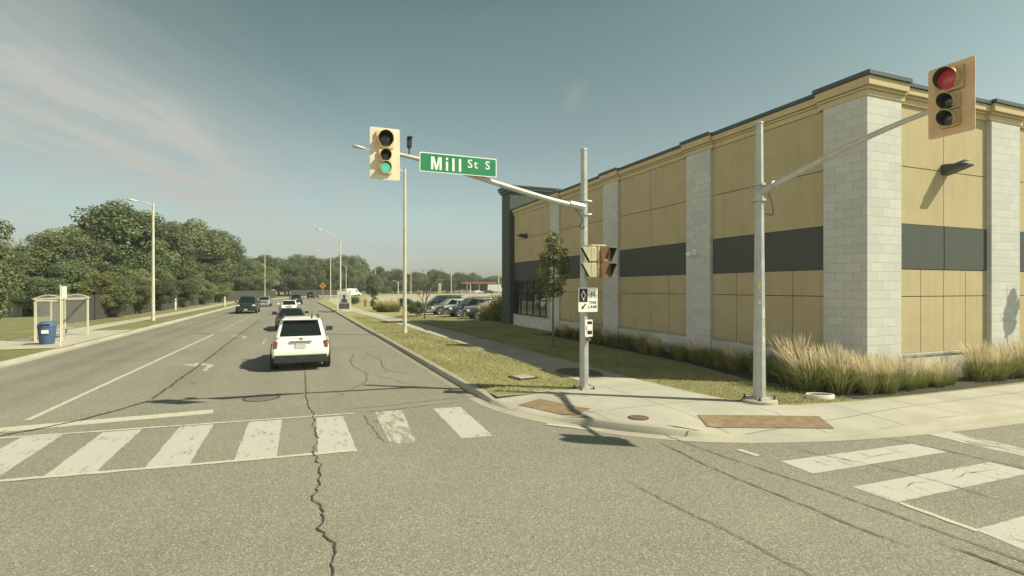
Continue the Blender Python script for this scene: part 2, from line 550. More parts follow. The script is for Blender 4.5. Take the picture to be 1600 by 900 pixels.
M_BARKG = mat('bark_grey', (0.16, 0.135, 0.10), 0.95, var=0.3, scale=6, bump=0.6, bscale=20)
M_LEAF = leaf_mat('leaves_mid', (0.112, 0.140, 0.070), (0.275, 0.300, 0.145), 0.45, 0.26)
M_LEAFD = leaf_mat('leaves_dark', (0.085, 0.118, 0.062), (0.225, 0.258, 0.125), 0.45, 0.24)
M_LEAFY = leaf_mat('leaves_yellow', (0.15, 0.165, 0.055), (0.31, 0.30, 0.11), 0.35, 0.1)
M_LEAFB = leaf_mat('leaves_brown', (0.105, 0.095, 0.055), (0.20, 0.17, 0.095), 0.3, 0.15)
M_BLADE = leaf_mat('grass_blades', (0.24, 0.25, 0.11), (0.56, 0.51, 0.28), 0.45, 0.0)
M_OGREEN = leaf_mat('reed_leaves', (0.12, 0.145, 0.05), (0.40, 0.39, 0.15), 0.3, 0.1)
M_PLUME = leaf_mat('reed_plumes', (0.50, 0.41, 0.26), (0.80, 0.70, 0.50), 0.3, 0.08)
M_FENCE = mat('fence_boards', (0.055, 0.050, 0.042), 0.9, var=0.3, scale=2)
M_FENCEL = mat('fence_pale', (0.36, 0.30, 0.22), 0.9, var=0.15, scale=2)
M_BLUE = mat('bin_blue', (0.06, 0.105, 0.20), 0.75, var=0.12, scale=4)
M_SHELT = mat('shelter_frame', (0.60, 0.56, 0.44), 0.45, var=0.08)
M_PANE = glass_mat('shelter_glass', (0.5, 0.52, 0.45), 0.1, 0.88)


# ------------------------------------------------------------------ mesh builder
class MB:
    def __init__(s):
        s.v, s.f, s.m = [], [], []
        s.mi = 0

    def add(s, vs, fs):
        o = len(s.v)
        s.v += [tuple(p) for p in vs]
        s.f += [tuple(i + o for i in f) for f in fs]
        s.m += [s.mi] * len(fs)
        return s

    def box(s, x0, x1, y0, y1, z0, z1, M=None):
        vs = [Vector((x, y, z)) for z in (z0, z1) for y in (y0, y1) for x in (x0, x1)]
        if M:
            vs = [M @ p for p in vs]
        return s.add(vs, [(0, 2, 3, 1), (4, 5, 7, 6), (0, 1, 5, 4), (2, 6, 7, 3), (0, 4, 6, 2), (1, 3, 7, 5)])

    def tube(s, pts, rad, n=8, caps=True, rot=0.0):
        pts = [Vector(p) for p in pts]
        if isinstance(rad, (int, float)):
            rad = [rad] * len(pts)
        vs = []
        up = None
        for i, p in enumerate(pts):
            d = (pts[min(i + 1, len(pts) - 1)] - pts[max(i - 1, 0)]).normalized()
            if up is None:
                up = Vector((0, 1, 0)) if abs(d.z) > 0.9 else Vector((0, 0, 1))
            a = d.cross(up)
            if a.length < 1e-4:
                a = d.orthogonal()
            a.normalize()
            b = d.cross(a).normalized()
            for k in range(n):
                q = 2 * math.pi * k / n + rot
                vs.append(p + (a * math.cos(q) + b * math.sin(q)) * rad[i])
        fs = []
        for i in range(len(pts) - 1):
            for k in range(n):
                k2 = (k + 1) % n
                fs.append((i * n + k, i * n + k2, (i + 1) * n + k2, (i + 1) * n + k))
        if caps:
            fs.append(tuple(range(n - 1, -1, -1)))
            fs.append(tuple((len(pts) - 1) * n + k for k in range(n)))
        return s.add(vs, fs)

    def lathe(s, prof, n=24, M=None, a0=0.0, a1=2 * math.pi):
        """profile (r, h) swept round local Z; partial sweeps stay open"""
        full = abs(a1 - a0 - 2 * math.pi) < 1e-5
        cnt = n if full else n + 1
        vs = []
        for k in range(cnt):
            q = a0 + (a1 - a0) * k / n
            for r, h in prof:
                p = Vector((r * math.cos(q), r * math.sin(q), h))
                vs.append(M @ p if M else p)
        L = len(prof)
        fs = []
        for k in range(n):
            k2 = (k + 1) % cnt
            for j in range(L - 1):
                fs.append((k * L + j, k2 * L + j, k2 * L + j + 1, k * L + j + 1))
        return s.add(vs, fs)

    def prism(s, poly, z0, z1, M=None):
        n = len(poly)
        vs = [Vector((p[0], p[1], z)) for z in (z0, z1) for p in poly]
        if M:
            vs = [M @ p for p in vs]
        tris = tessellate_polygon([[Vector((p[0], p[1], 0)) for p in poly]])
        fs = [(i, (i + 1) % n, n + (i + 1) % n, n + i) for i in range(n)]
        fs += [tuple(reversed(t)) for t in tris] + [tuple(i + n for i in t) for t in tris]
        return s.add(vs, fs)

    def sheet(s, poly, z):
        vs = [Vector((p[0], p[1], z if len(p) < 3 else p[2])) for p in poly]
        tris = tessellate_polygon([[Vector((p[0], p[1], 0)) for p in poly]])
        return s.add(vs, [tuple(t) for t in tris])

    def loft(s, rings, closed=True, caps=True):
        n = len(rings[0])
        vs = [p for r in rings for p in r]
        fs = []
        for i in range(len(rings) - 1):
            for k in range(n if closed else n - 1):
                k2 = (k + 1) % n
                fs.append((i * n + k, i * n + k2, (i + 1) * n + k2, (i + 1) * n + k))
        if caps:
            fs.append(tuple(range(n - 1, -1, -1)))
            fs.append(tuple((len(rings) - 1) * n + k for k in range(n)))
        return s.add(vs, fs)

    def build(s, name, mats, parent=None, smooth=None, bevel=0.0, loc=None, seg=2, fix=True):
        me = bpy.data.meshes.new(name)
        me.from_pydata(s.v, [], s.f)
        mats = mats if isinstance(mats, (list, tuple)) else [mats]
        for m in mats:
            me.materials.append(m)
        if len(mats) > 1:
            me.polygons.foreach_set('material_index', s.m)
        if fix:
            bm = bmesh.new()
            bm.from_mesh(me)
            bmesh.ops.recalc_face_normals(bm, faces=bm.faces)
            bm.to_mesh(me)
            bm.free()
        if smooth is not None:
            me.shade_smooth()
            me.set_sharp_from_angle(angle=R_(smooth))
        me.update()
        o = bpy.data.objects.new(name, me)
        COL.objects.link(o)
        if parent:
            o.parent = parent
        if loc:
            o.location = loc
        if bevel:
            b = o.modifiers.new('bevel', 'BEVEL')
            b.width = bevel
            b.segments = seg
            b.limit_method = 'ANGLE'
            b.angle_limit = R_(40)
        return o


def letters(body, size, m, parent, x, y, z, sx, gap, centre=False, bold=0.003):
    """one object per character, set side by side on a board facing -y"""
    objs, wds = [], []
    for ch in body:
        if ch == ' ':
            objs.append(None)
            wds.append(gap * 3.2)
            continue
        o = text_mesh(ch, size, 'letter', m, parent, (0, y, z), (R_(90), 0, 0), bold, sx)
        xs = [v.co.x for v in o.data.vertices]
        for v in o.data.vertices:
            v.co.x -= min(xs)
        objs.append(o)
        wds.append((max(xs) - min(xs)) * sx)
    if centre:
        x -= (sum(wds) + gap * (len(wds) - 1)) / 2
    for o, w_ in zip(objs, wds):
        if o:
            o.location.x = x
        x += w_ + gap


def tag(o, label=None, cat_=None, group=None, kind=None):
    if label:
        o['label'] = label
    if cat_:
        o['category'] = cat_
    if group:
        o['group'] = group
    if kind:
        o['kind'] = kind
    return o


def empty(name, loc=(0, 0, 0), rz=0.0):
    o = bpy.data.objects.new(name, None)
    o.empty_display_size = 0.3
    COL.objects.link(o)
    o.location = loc
    o.rotation_euler = (0, 0, rz)
    return o


def copy_tree(o, parent=None):
    kids = list(o.children)
    c = o.copy()
    COL.objects.link(c)
    if parent:
        c.parent = parent
    for k in kids:
        copy_tree(k, c)
    return c


def text_mesh(body, size, name, m, parent, loc, rot, bold=0.0, sx=1.0, align='LEFT', depth_=0.002, space=1.0):
    cu = bpy.data.curves.new('t', 'FONT')
    cu.body = body
    cu.size = size
    cu.offset = bold
    cu.space_character = space
    cu.extrude = depth_
    cu.align_x = align
    cu.resolution_u = 4
    to = bpy.data.objects.new('t', cu)
    COL.objects.link(to)
    bpy.context.view_layer.update()
    dg = bpy.context.evaluated_depsgraph_get()
    me = bpy.data.meshes.new_from_object(to.evaluated_get(dg))
    bpy.data.objects.remove(to)
    bpy.data.curves.remove(cu)
    me.name = name
    me.materials.clear()
    me.materials.append(m)
    o = bpy.data.objects.new(name, me)
    COL.objects.link(o)
    o.parent = parent
    o.location = loc
    o.rotation_euler = rot
    o.scale = (sx, 1, 1)
    return o


# ------------------------------------------------------------------ ground, road, kerbs
b = MB()
b.sheet([(-700, -300), (800, -300), (800, 900), (-700, 900)], -0.06)
tag(b.build('terrain', M_FIELD), kind='structure')

R_EDGE = [(75, 211), (48, 204), (30, 192), (17, 174), (9, 155), (5, 135), (3.0, 115), (2.25, 101), (2.46, 92), (2.98, 69), (3.49, 37), (3.72, 27),
          (3.85, 17), (3.92, 12.6), (4.0, 11.2), (4.2, 10.3), (4.6, 9.45), (5.2, 8.5), (6.18, 7.55), (7.56, 6.87), (9.88, 6.32), (13.57, 6.02), (20, 5.9), (60, 5.8)]
L_EDGE = [(-9.7, 10), (-9.6, 16), (-9.5, 23), (-9.35, 42), (-9.25, 87), (-8.9, 105), (-8, 122), (-6.3, 139), (-2.6, 158), (3.2, 176), (13, 194), (30, 209), (75, 228)]
rp = cat(R_EDGE, 8)
lp = cat(L_EDGE, 8)

# the road: the open junction in front and the curving street beyond, one sheet
b = MB()
b.sheet([(-60, -40), (70, -40), (70, 14), (-60, 14)], 0.0)
left = [p for p in lp if p.y > 14.0]
right = [p for p in reversed(rp) if p.y > 14.0]
right = [p for i, p in enumerate(right) if i == 0 or p.y >= right[i - 1].y]
right = [p for p in right if p.x < 90]
left = [Vector((-9.62, 14.0))] + left
right = [Vector((3.9, 14.0))] + right


def resample(pts, n):
    P = [Vector(p) for p in pts]
    L = [0]
    for i in range(1, len(P)):
        L.append(L[-1] + (P[i] - P[i - 1]).length)
    out = []
    j = 0
    for k in range(n):
        t = L[-1] * k / (n - 1)
        while j < len(P) - 2 and L[j + 1] < t:
            j += 1
        q = (t - L[j]) / max(1e-6, L[j + 1] - L[j])
        out.append(P[j].lerp(P[j + 1], q))
    return out


LL, RR = resample(left, 70), resample(right, 70)
b.loft([[(l.x - 0.1, l.y, 0.0), (l.x * 0.5 + r.x * 0.5, (l.y + r.y) / 2, 0.0), (r.x + 0.1, r.y, 0.0)] for l, r in zip(LL, RR)], closed=False, caps=False)
road = tag(b.build('road', M_ASPH, fix=False), kind='structure')
for p in road.data.polygons:
    if p.normal.z < 0:
        p.flip()


def kerb_h(x, y):
    """kerb upstand; dropped at the two ramps of the corner"""
    h = 0.135

    def dip(t, a, b_, s):
        return 1 - max(0, min(1, (t - a + s) / s)) * max(0, min(1, (b_ + s - t) / s))
    if x > 10.0 and y < 7:
        return 0.02 + (h - 0.02) * min(1, max(0, (x - 9.9) / 1.6))
    if y < 13 and x < 12:
        if x < 5.0:
            return 0.02 + (h - 0.02) * dip(y, 9.4, 11.0, 0.55)
        return 0.02 + (h - 0.015) * dip(x, 6.9, 10.2, 0.75)
    return h


def offs(path, dist):
    out = []
    for i, p in enumerate(path):
        d = (path[min(i + 1, len(path) - 1)] - path[max(i - 1, 0)]).normalized()
        out.append(Vector((p.x - d.y * dist, p.y + d.x * dist)))
    return out


M_GUT = concrete('gutter_concrete', (0.25, 0.232, 0.175), joint=[(1, 3.0, 0.0)])


def kerb(name, path, side, hf, m):
    b = MB()
    g, f0, f1, bk = offs(path, -0.27 * side), path, offs(path, 0.03 * side), offs(path, 0.17 * side)
    rings = []
    for i, p in enumerate(path):
        h = hf(p.x, p.y)
        rings.append([(g[i].x, g[i].y, 0.004), (f0[i].x, f0[i].y, 0.008), (f1[i].x, f1[i].y, max(0.012, h - 0.012)), (f1[i].x + (bk[i].x - f1[i].x) * 0.12, f1[i].y + (bk[i].y - f1[i].y) * 0.12, h), (bk[i].x, bk[i].y, h + 0.008), (bk[i].x, bk[i].y, -0.03)])
    b.loft(rings, closed=False, caps=False)
    o = b.build(name, [m, M_GUT], smooth=50, fix=True)
    for p in o.data.polygons:
        if p.center.z < 0.0075 and p.center.y > 12 and side == 1 and p.center.x > -5:
            p.material_index = 1
    return tag(o, kind='structure')


kp = resample(rp, 420)
kerb('kerb', kp, 1, kerb_h, M_KERB)                      # right-hand kerb, round the corner
kl = resample(lp, 160)
kerb('kerb', kl, 1, lambda x, y: 0.12, M_KERB)
bk = offs(kp, 0.17)

# corner pavement: rises from the kerb back to the flat walk
ci = [i for i, p in enumerate(kp) if (p.y < 11.7 and p.x < 60)]
dense = cat([R_EDGE[i] for i in range(13, len(R_EDGE))], 14)
dense = [p for p in dense if p.y < 11.5]
rings = []
last = None
for dist in (0.165, 0.45, 0.75, 1.05, 1.35):
    row = offs(dense, dist)
    r = []
    for p, q in zip(dense, row):
        t = min(1, (dist - 0.165) / 1.15)
        hz = kerb_h(p.x, p.y) + 0.008
        r.append((q.x, q.y, hz + (0.15 - hz) * t))
    rings.append(r)
    last = r
b = MB()
b.loft(rings, closed=False, caps=False)
outer = [(60, 7.72, 0.15), (17.2, 7.72, 0.15), (13, 7.8, 0.15), (11.15, 7.9, 0.15), (9.8, 8.08, 0.15), (9.25, 8.35, 0.15), (8.85, 9.0, 0.15), (8.62, 10.2, 0.15), (8.5, 11.7, 0.15), (6.85, 11.7, 0.15), (6.62, 11.45, 0.15), (6.0, 11.4, 0.15)]
poly = [(p[0], p[1], 0.15) for p in last] + outer
b.sheet(poly, 0.15)
o = b.build('sidewalk', M_PLAZA, smooth=30, fix=False)
for p in o.data.polygons:
    if p.normal.z < 0:
        p.flip()
tag(o, kind='structure')


def strip(name, pts, wd, z, m, n=10):
    c = cat(pts, n)
    a, d = offs(c, wd / 2), offs(c, -wd / 2)
    b = MB()
    b.loft([[(p.x, p.y, z), (q.x, q.y, z)] for p, q in zip(a, d)], closed=False, caps=False)
    o = b.build(name, m, fix=False)
    for p in o.data.polygons:
        if p.normal.z < 0:
            p.flip()
    return o


tag(strip('sidewalk', [(7.68, 11.6), (7.62, 16), (7.5, 21), (7.15, 30), (6.8, 38), (6.2, 48), (5.5, 60), (5.2, 72), (5.2, 95), (5.8, 118), (8.5, 138), (13, 155)], 1.6, 0.153, M_WALK), kind='structure')
tag(strip('sidewalk', [(-12.9, 18), (-12.6, 30), (-12.2, 45), (-11.8, 62), (-11.6, 90), (-11.2, 110), (-10.2, 126), (-8, 143)], 1.5, 0.153, M_WALK), kind='structure')
b = MB()
b.sheet([(-9.5, 27.3), (-9.45, 37.5), (-12.2, 37.5), (-12.3, 27.3)], 0.148)
tag(b.build('shelter_pad', M_WALK), kind='structure')
b = MB()
b.sheet([(3.3, 57.5), (3.15, 64.5), (5.2, 64.5), (5.4, 57.5)], 0.148)
tag(b.build('shelter_pad', M_WALK), kind='structure')

# lawns
far = [p for p in bk if (p.y >= 11.3 and p.x < 60 and not (p.x > 6 and p.y < 100))]
poly = [(p.x, p.y) for p in far] + [(4.5, 11.33), (6.0, 11.38), (6.62, 11.43), (6.85, 11.68), (8.52, 11.7), (8.64, 10.2), (8.87, 9.0), (9.27, 8.36), (9.82, 8.1), (11.15, 7.92), (13, 7.82), (17.2, 7.74), (120, 7.74), (300, 250), (90, 320)]
b = MB()
b.sheet(poly, 0.14)
o = b.build('lawn', M_GRASS, fix=False)
for p in o.data.polygons:
    if p.normal.z < 0:
        p.flip()
tag(o, kind='structure')
bl = offs(kl, 0.16)
poly = [(p.x, p.y) for p in bl] + [(90, 300), (-300, 300), (-300, 10)]
b = MB()
b.sheet(poly, 0.13)
o = b.build('lawn', M_FIELD, fix=False)
for p in o.data.polygons:
    if p.normal.z < 0:
        p.flip()
tag(o, kind='structure')
# parking lot with its near kerb
b = MB()
lot = [(11.2, 42.5), (60, 42.5), (120, 120), (130, 230), (86, 236), (62, 205), (30, 184), (20, 165), (14.5, 140), (12, 110), (10.3, 80), (9.6, 62), (9.9, 50)]
b.sheet(lot, 0.155)
o = b.build('parking_lot', M_LOT, fix=False)
for p in o.data.polygons:
    if p.normal.z < 0:
        p.flip()
tag(o, kind='structure')
# footway to the shop door
tag(strip('footpath', [(8.3, 36.3), (10.5, 36.6), (13.2, 36.2)], 1.5, 0.153, M_WALK), kind='structure')
# planting bed along the building
b = MB()
b.sheet([(11.0, 8.35), (11.7, 8.02), (14, 7.9), (40, 7.86), (40, 9.0), (13.3, 9.0), (13.3, 26), (12.0, 26), (11.9, 14), (11.3, 11), (10.9, 9.4)], 0.149)
o = b.build('planting_bed', M_MULCH, fix=False)
for p in o.data.polygons:
    if p.normal.z < 0:
        p.flip()
tag(o, kind='structure')
# darker asphalt patch let into the walk
b = MB()
b.sheet([(7.0 + 0.62 * math.cos(q) * (1 + .08 * math.sin(3 * q)) + 0.55, 13.55 + 0.95 * math.sin(q)) for q in [k * math.pi / 10 for k in range(20)]], 0.158)
o = b.build('walk_patch', M_PATCH, fix=False)
for p in o.data.polygons:
    if p.normal.z < 0:
        p.flip()
tag(o, kind='structure')


# ------------------------------------------------------------------ road markings and cracks (parts of the road)
def paint(name, polys, m, z=0.004, rag=0.02, seed=1):
    rnd = random.Random(seed)
    b = MB()
    for poly in polys:
        P = []
        n = len(poly)
        for i in range(n):
            a, c = Vector(poly[i]), Vector(poly[(i + 1) % n])
            k = max(1, int((c - a).length / 0.12))
            for j in range(k):
                q = a.lerp(c, j / k)
                P.append((q.x + rnd.uniform(-rag, rag), q.y + rnd.uniform(-rag, rag)))
        b.sheet(P, z)
    o = b.build(name, m, road, fix=False)
    for p in o.data.polygons:
        if p.normal.z < 0:
            p.flip()
    return o


bars = [([(-5.25, 9.45), (-4.65, 9.42), (-4.7, 11.85), (-5.3, 11.9)], M_PAINT), ([(-4.05, 9.3), (-3.42, 9.2), (-3.46, 11.72), (-4.08, 11.78)], M_PAINT),
        ([(-3.40 + .12, 9.18), (-2.78, 9.14), (-2.82, 11.64), (-3.30, 11.68)], M_PAINT)]
bars = [([(-4.62, 9.34), (-3.98, 9.3), (-4.04, 11.76), (-4.66, 11.8)], M_PAINT), ([(-3.40, 9.2), (-2.78, 9.16), (-2.82, 11.64), (-3.43, 11.68)], M_PAINT), ([(-2.18, 9.12), (-1.60, 9.08), (-1.63, 11.56), (-2.2, 11.6)], M_PAINT),
        ([(-1.0, 8.99), (-0.4, 8.95), (-0.41, 11.46), (-1.01, 11.5)], M_PAINT), ([(0.21, 8.87), (0.80, 8.83), (0.74, 11.32), (0.23, 11.36)], M_PAINT),
        ([(1.36, 8.94), (1.78, 8.92), (1.98, 11.38), (1.40, 11.42)], M_PAINT_W), ([(2.58, 8.86), (3.14, 8.8), (3.23, 11.22), (2.63, 11.26)], M_PAINT)]
for i, (q, m) in enumerate(bars):
    paint('crosswalk_bar', [q], m, 0.0042, 0.009, i)
# thin edge lines of the old crossing
paint('crosswalk_edge_line', [[(-6.5, 9.42), (0.8, 8.78), (0.8, 8.88), (-6.5, 9.52)]], M_PAINT_L, 0.0082, 0.012, 20)
paint('crosswalk_edge_line', [[(-6.5, 11.92), (1.0, 11.42), (1.0, 11.50), (-6.5, 12.02)]], M_PAINT_L, 0.0082, 0.012, 21)
paint('stop_line', [[(-9.0, 12.15), (-1.80, 12.58), (-1.83, 12.98), (-9.0, 12.55)]], M_PAINT_L, 0.0042, 0.015, 22)
paint('crosswalk_bar', [[(6.76, 5.88), (6.74, 5.32), (9.66, 5.22), (9.62, 5.72)]], M_PAINT, 0.0042, 0.007, 23)
paint('crosswalk_bar', [[(6.78, 4.77), (6.80, 4.22), (9.72, 4.18), (9.68, 4.68)]], M_PAINT, 0.0042, 0.007, 24)
paint('crosswalk_bar', [[(6.82, 3.43), (6.75, 2.9), (9.7, 2.86), (9.68, 3.4)]], M_PAINT, 0.0042, 0.007, 25)
paint('crosswalk_edge_line', [[(6.78, 4.2), (6.86, 4.2), (6.84, 3.4), (6.76, 3.4)]], M_PAINT_L, 0.0082, 0.01, 26)
paint('crosswalk_edge_line', [[(6.55, 6.55), (6.66, 6.55), (6.7, 6.2), (6.59, 6.2)]], M_PAINT_L, 0.0082, 0.01, 27)
paint('crosswalk_edge_line', [[(4.35, 9.1), (5.1, 8.3), (5.15, 8.36), (4.42, 9.18)]], M_PAINT_L, 0.0122, 0.01, 28)
paint('stop_line', [[(10.50, 6.02), (11.05, 6.0), (11.0, 2.2), (10.45, 2.2)]], M_PAINT_W, 0.0042, 0.02, 29)
paint('lane_line', [[(-5.21, 13.3), (-5.09, 13.3), (-4.74, 34), (-4.86, 34)]], M_PAINT_L, 0.0042, 0.006, 30)
paint('lane_line', [[(-4.86, 36.5), (-4.76, 36.5), (-4.62, 60), (-4.74, 60)]], M_PAINT_W, 0.0042, 0.006, 31)
for k in range(6):
    y0 = 27 + 9 * k
    paint('lane_line', [[(-1.85, y0), (-1.74, y0), (-1.78, y0 + 3), (-1.89, y0 + 3)]], M_PAINT_W, 0.0042, 0.006, 40 + k)


def arrow(x, y, seed):
    pts = [(0.07, 0), (0.07, 1.3), (-0.35, 1.75), (-0.35, 2.05), (-0.95, 1.6), (-0.35, 1.0), (-0.35, 1.35), (-0.09, 1.1), (-0.09, 0)]
    paint('turn_arrow', [[(x + p[0], y + p[1] * 1.2) for p in pts]], M_PAINT_W, 0.0042, 0.012, seed)


arrow(-2.95, 19.0, 50)
arrow(-2.95, 30.5, 51)


def crack(pts, wd, m, seed, jit=0.05, z=0.0125, name='crack'):
    rnd = random.Random(seed)
    c = cat([Vector(p) for p in pts], 4)
    c = resample(c, max(4, int(sum((c[i + 1] - c[i]).length for i in range(len(c) - 1)) / 0.07)))
    off = 0
    P = []
    for i, p in enumerate(c):
        off = off * 0.78 + rnd.uniform(-jit, jit)
        d = (c[min(i + 1, len(c) - 1)] - c[max(i - 1, 0)]).normalized()
        P.append(Vector((p.x - d.y * off, p.y + d.x * off)))
    a, e = [], []
    for i, p in enumerate(P):
        d = (P[min(i + 1, len(P) - 1)] - P[max(i - 1, 0)]).normalized()
        t = min(1, i / 4, (len(P) - 1 - i) / 4) * 0.8 + 0.2
        h = wd / 2 * t
        h1, h2 = h * rnd.uniform(0.35, 1.5), h * rnd.uniform(0.35, 1.5)
        a.append((p.x - d.y * h1, p.y + d.x * h1, z))
        e.append((p.x + d.y * h2, p.y - d.x * h2, z))
    b = MB()
    b.loft([[p, q] for p, q in zip(a, e)], closed=False, caps=False)
    o = b.build(name, m, road, fix=False)
    for p in o.data.polygons:
        if p.normal.z < 0:
            p.flip()


crack([(0.24, 3.2), (0.20, 5.1), (0.24, 5.6), (0.17, 6.1), (0.25, 6.6), (0.14, 7.1), (0.22, 7.9), (0.17, 8.9), (0.24, 9.6)], 0.021, M_CRACK, 1, 0.035)
crack([(0.24, 9.6), (0.18, 10.8), (0.15, 12.2), (0.08, 13.6), (0.05, 15.5), (0.0, 18)], 0.019, M_CRACK, 2, 0.022)
crack([(0.0, 18), (-0.05, 24), (0.0, 32), (-0.1, 46)], 0.022, M_SEAM, 3, 0.02)
crack([(6.02, 7.85), (6.12, 6.4), (6.33, 4.8), (6.42, 3.5), (6.49, 2.4)], 0.018, M_SEAM, 4, 0.004)
crack([(5.66, 7.4), (5.58, 6.1), (5.62, 5.0), (5.68, 4.0), (5.75, 3.42)], 0.018, M_SEAM, 5, 0.008)
crack([(6.11, 3.42), (6.17, 3.05), (6.2, 2.4)], 0.026, M_CRACK, 70, 0.003)
crack([(9.5, 6.22), (9.72, 5.09), (9.82, 4.2), (9.9, 2.6)], 0.020, M_SEAM, 6, 0.004)
crack([(7.47, 6.4), (7.69, 5.7), (7.9, 5.2), (8.05, 4.3), (8.08, 3.0)], 0.013, M_SEAM, 7, 0.006)
crack([(4.12, 6.1), (4.17, 5.3), (4.24, 4.7), (4.31, 4.0), (4.34, 3.0)], 0.013, M_SEAM, 9, 0.012)
crack([(-3.36, 14.7), (-3.34, 22), (-3.4, 34.6), (-3.4, 48)], 0.055, M_SEAM, 11, 0.012)
crack([(1.0, 14.0), (1.6, 15.2), (1.75, 17), (1.5, 19), (1.9, 22)], 0.016, M_CRACK, 12, 0.03)
crack([(1.75, 17), (2.3, 15.4), (2.9, 13.6)], 0.013, M_CRACK, 13, 0.03)
crack([(2.3, 22), (2.6, 19.5), (2.5, 17.4), (3.1, 15.9)], 0.016, M_CRACK, 14, 0.03)
crack([(0.05, 13.4), (0.5, 13.2), (0.9, 13.5), (0.7, 14.2)], 0.012, M_CRACK, 15, 0.02)
crack([(1.0, 11.46), (2.2, 11.55), (3.6, 11.7)], 0.02, M_SEAM, 16, 0.01)
crack([(0.8, 11.9), (2.0, 11.95), (3.7, 12.2)], 0.018, M_SEAM, 17, 0.012)
crack([(0.3, 23.5), (2, 23.9), (3.6, 24.2)], 0.03, M_SEAM, 18, 0.02)
crack([(-3.3, 28), (-1.5, 28.3), (0, 28.1)], 0.02, M_SEAM, 19, 0.02)
crack([(1.3, 9.0), (1.2, 10.0), (1.15, 11.3)], 0.010, M_SEAM, 21, 0.015)
crack([(-3.3, 14.6), (-4.2, 12.9), (-5.3, 11.8)], 0.06, M_SEAM, 22, 0.02)
for i, (y, x0, x1) in enumerate(((5.62, 7.2, 7.35), (5.5, 8.0, 8.9), (4.5, 7.3, 8.1), (4.42, 8.3, 9.4), (4.6, 8.6, 9.2))):
    crack([(x0, y), ((x0 + x1) / 2, y + 0.05), (x1, y - 0.03)], 0.009, M_SEAM, 30 + i, 0.03)
rnd = random.Random(5)
for i in range(6):
    cx, cy = rnd.uniform(-3, 3.5), rnd.uniform(4.5, 8.3)
    crack([(cx, cy), (cx + rnd.uniform(.02, .07), cy + rnd.uniform(-.05, .05))], 0.012, M_CRACK, 60 + i, 0.01, name='tar_spot')


# ------------------------------------------------------------------ the corner building
WX, SY = 13.32, 9.01
bld = empty('commercial_building', (WX, SY, 0))
tag(bld, 'tan stucco commercial building with pale block piers and a dark band at the corner', 'building')


def bpart(mb, name, m, **kw):
    # the mesh is authored in world coordinates, its origin at the building's corner
    mb.v = [(p[0] - WX, p[1] - SY, p[2]) for p in mb.v]
    return mb.build(name, m, bld, **kw)


PW = [(9.01, 10.14), (14.43, 15.68), (20.25, 21.5), (26.15, 27.3)]        # piers on the street side
PS = [(13.32, 14.58), (18.6, 20.05), (24.0, 25.3), (29.3, 30.6)]         # piers on the side street
YEND, XEND = 33.1, 36.0
b = MB()
b.box(WX + 0.12, XEND, SY + 0.12, YEND + 1.3, 0, 7.6)
bpart(b, 'wall', M_JOINT)
b = MB()
b.box(WX + 0.3, XEND - .3, SY + 0.3, YEND + 1.0, 7.55, 7.62)
bpart(b, 'roof', M_ROOF)


def panels(lo, hi, z0, z1, cols, rows, side, gap=0.02, t=0.07):
    """stucco panels with open joints on one bay; rows is a list of z splits"""
    b = MB()
    zs = [z0] + rows + [z1]
    for i in range(len(cols) - 1):
        for j in range(len(zs) - 1):
            a, c = cols[i] + (gap / 2 if i else 0), cols[i + 1] - (gap / 2 if i < len(cols) - 2 else 0)
            d, e = zs[j] + (gap / 2 if j else 0), zs[j + 1] - (gap / 2 if j < len(zs) - 2 else 0)
            if side == 'W':
                b.box(WX + 0.125 - t, WX + 0.122, a, c, d, e)
            else:
                b.box(a, c, SY + 0.125 - t, SY + 0.122, d, e)
    return b


def split(a, c, n):
    return [a + (c - a) * i / n for i in range(n + 1)]


BT, BB, BASE, TOP = 4.37, 3.15, 0.90, 7.56
for side, piers, end in (('W', PW, YEND), ('S', PS, XEND)):
    for i in range(len(piers)):
        a = piers[i][1]
        c = piers[i + 1][0] if i + 1 < len(piers) else end
        last_w = side == 'W' and i == 3
        bpart(panels(a, c, BT, TOP, split(a, c, 2), [5.9], side), 'wall_panel', M_TAN, bevel=0.006)
        bpart(panels(a, c, BB + 0.012, BT - 0.012, split(a, c, 2 if side == 'S' else 1), [], side, 0.03, 0.085), 'dark_band', M_BAND, bevel=0.006)
        if last_w:
            bpart(panels(a, a + 0.7, BASE, BB, [a, a + 0.7], [2.42], side), 'wall_panel', M_TAN, bevel=0.006)
        else:
            bpart(panels(a, c, BASE, BB, split(a, c, 4), [2.42], side), 'wall_panel', M_TAN, bevel=0.006)
        # block base and sloping sill of this bay
        b = MB()
        s2 = MB()
        if side == 'W':
            b.box(WX - 0.02, WX + 0.2, a, c, 0, BASE - 0.07)
            s2.box(WX - 0.06, WX + 0.2, a, c, BASE - 0.07, BASE - 0.004)
        else:
            b.box(a, c, SY - 0.02, SY + 0.2, 0, BASE - 0.07)
            s2.box(a, c, SY - 0.06, SY + 0.2, BASE - 0.07, BASE - 0.004)
        bpart(b, 'block_base', M_BLOCK)
        bpart(s2, 'sill', M_SILL, bevel=0.01)
    for i, (a, c) in enumerate(piers):
        b = MB()
        if side == 'W' and i == 0:
            b.box(WX - 0.075, 14.58, SY - 0.075, 10.14, 0, TOP)      # corner pier shared by both faces
        elif side == 'S' and i == 0:
            continue
        elif side == 'W':
            b.box(WX - 0.075, WX + 0.13, a, c, 0, TOP)
        else:
            b.box(a, c, SY - 0.075, SY + 0.13, 0, TOP)
        bpart(b, 'pier', M_BLOCK, bevel=0.008)


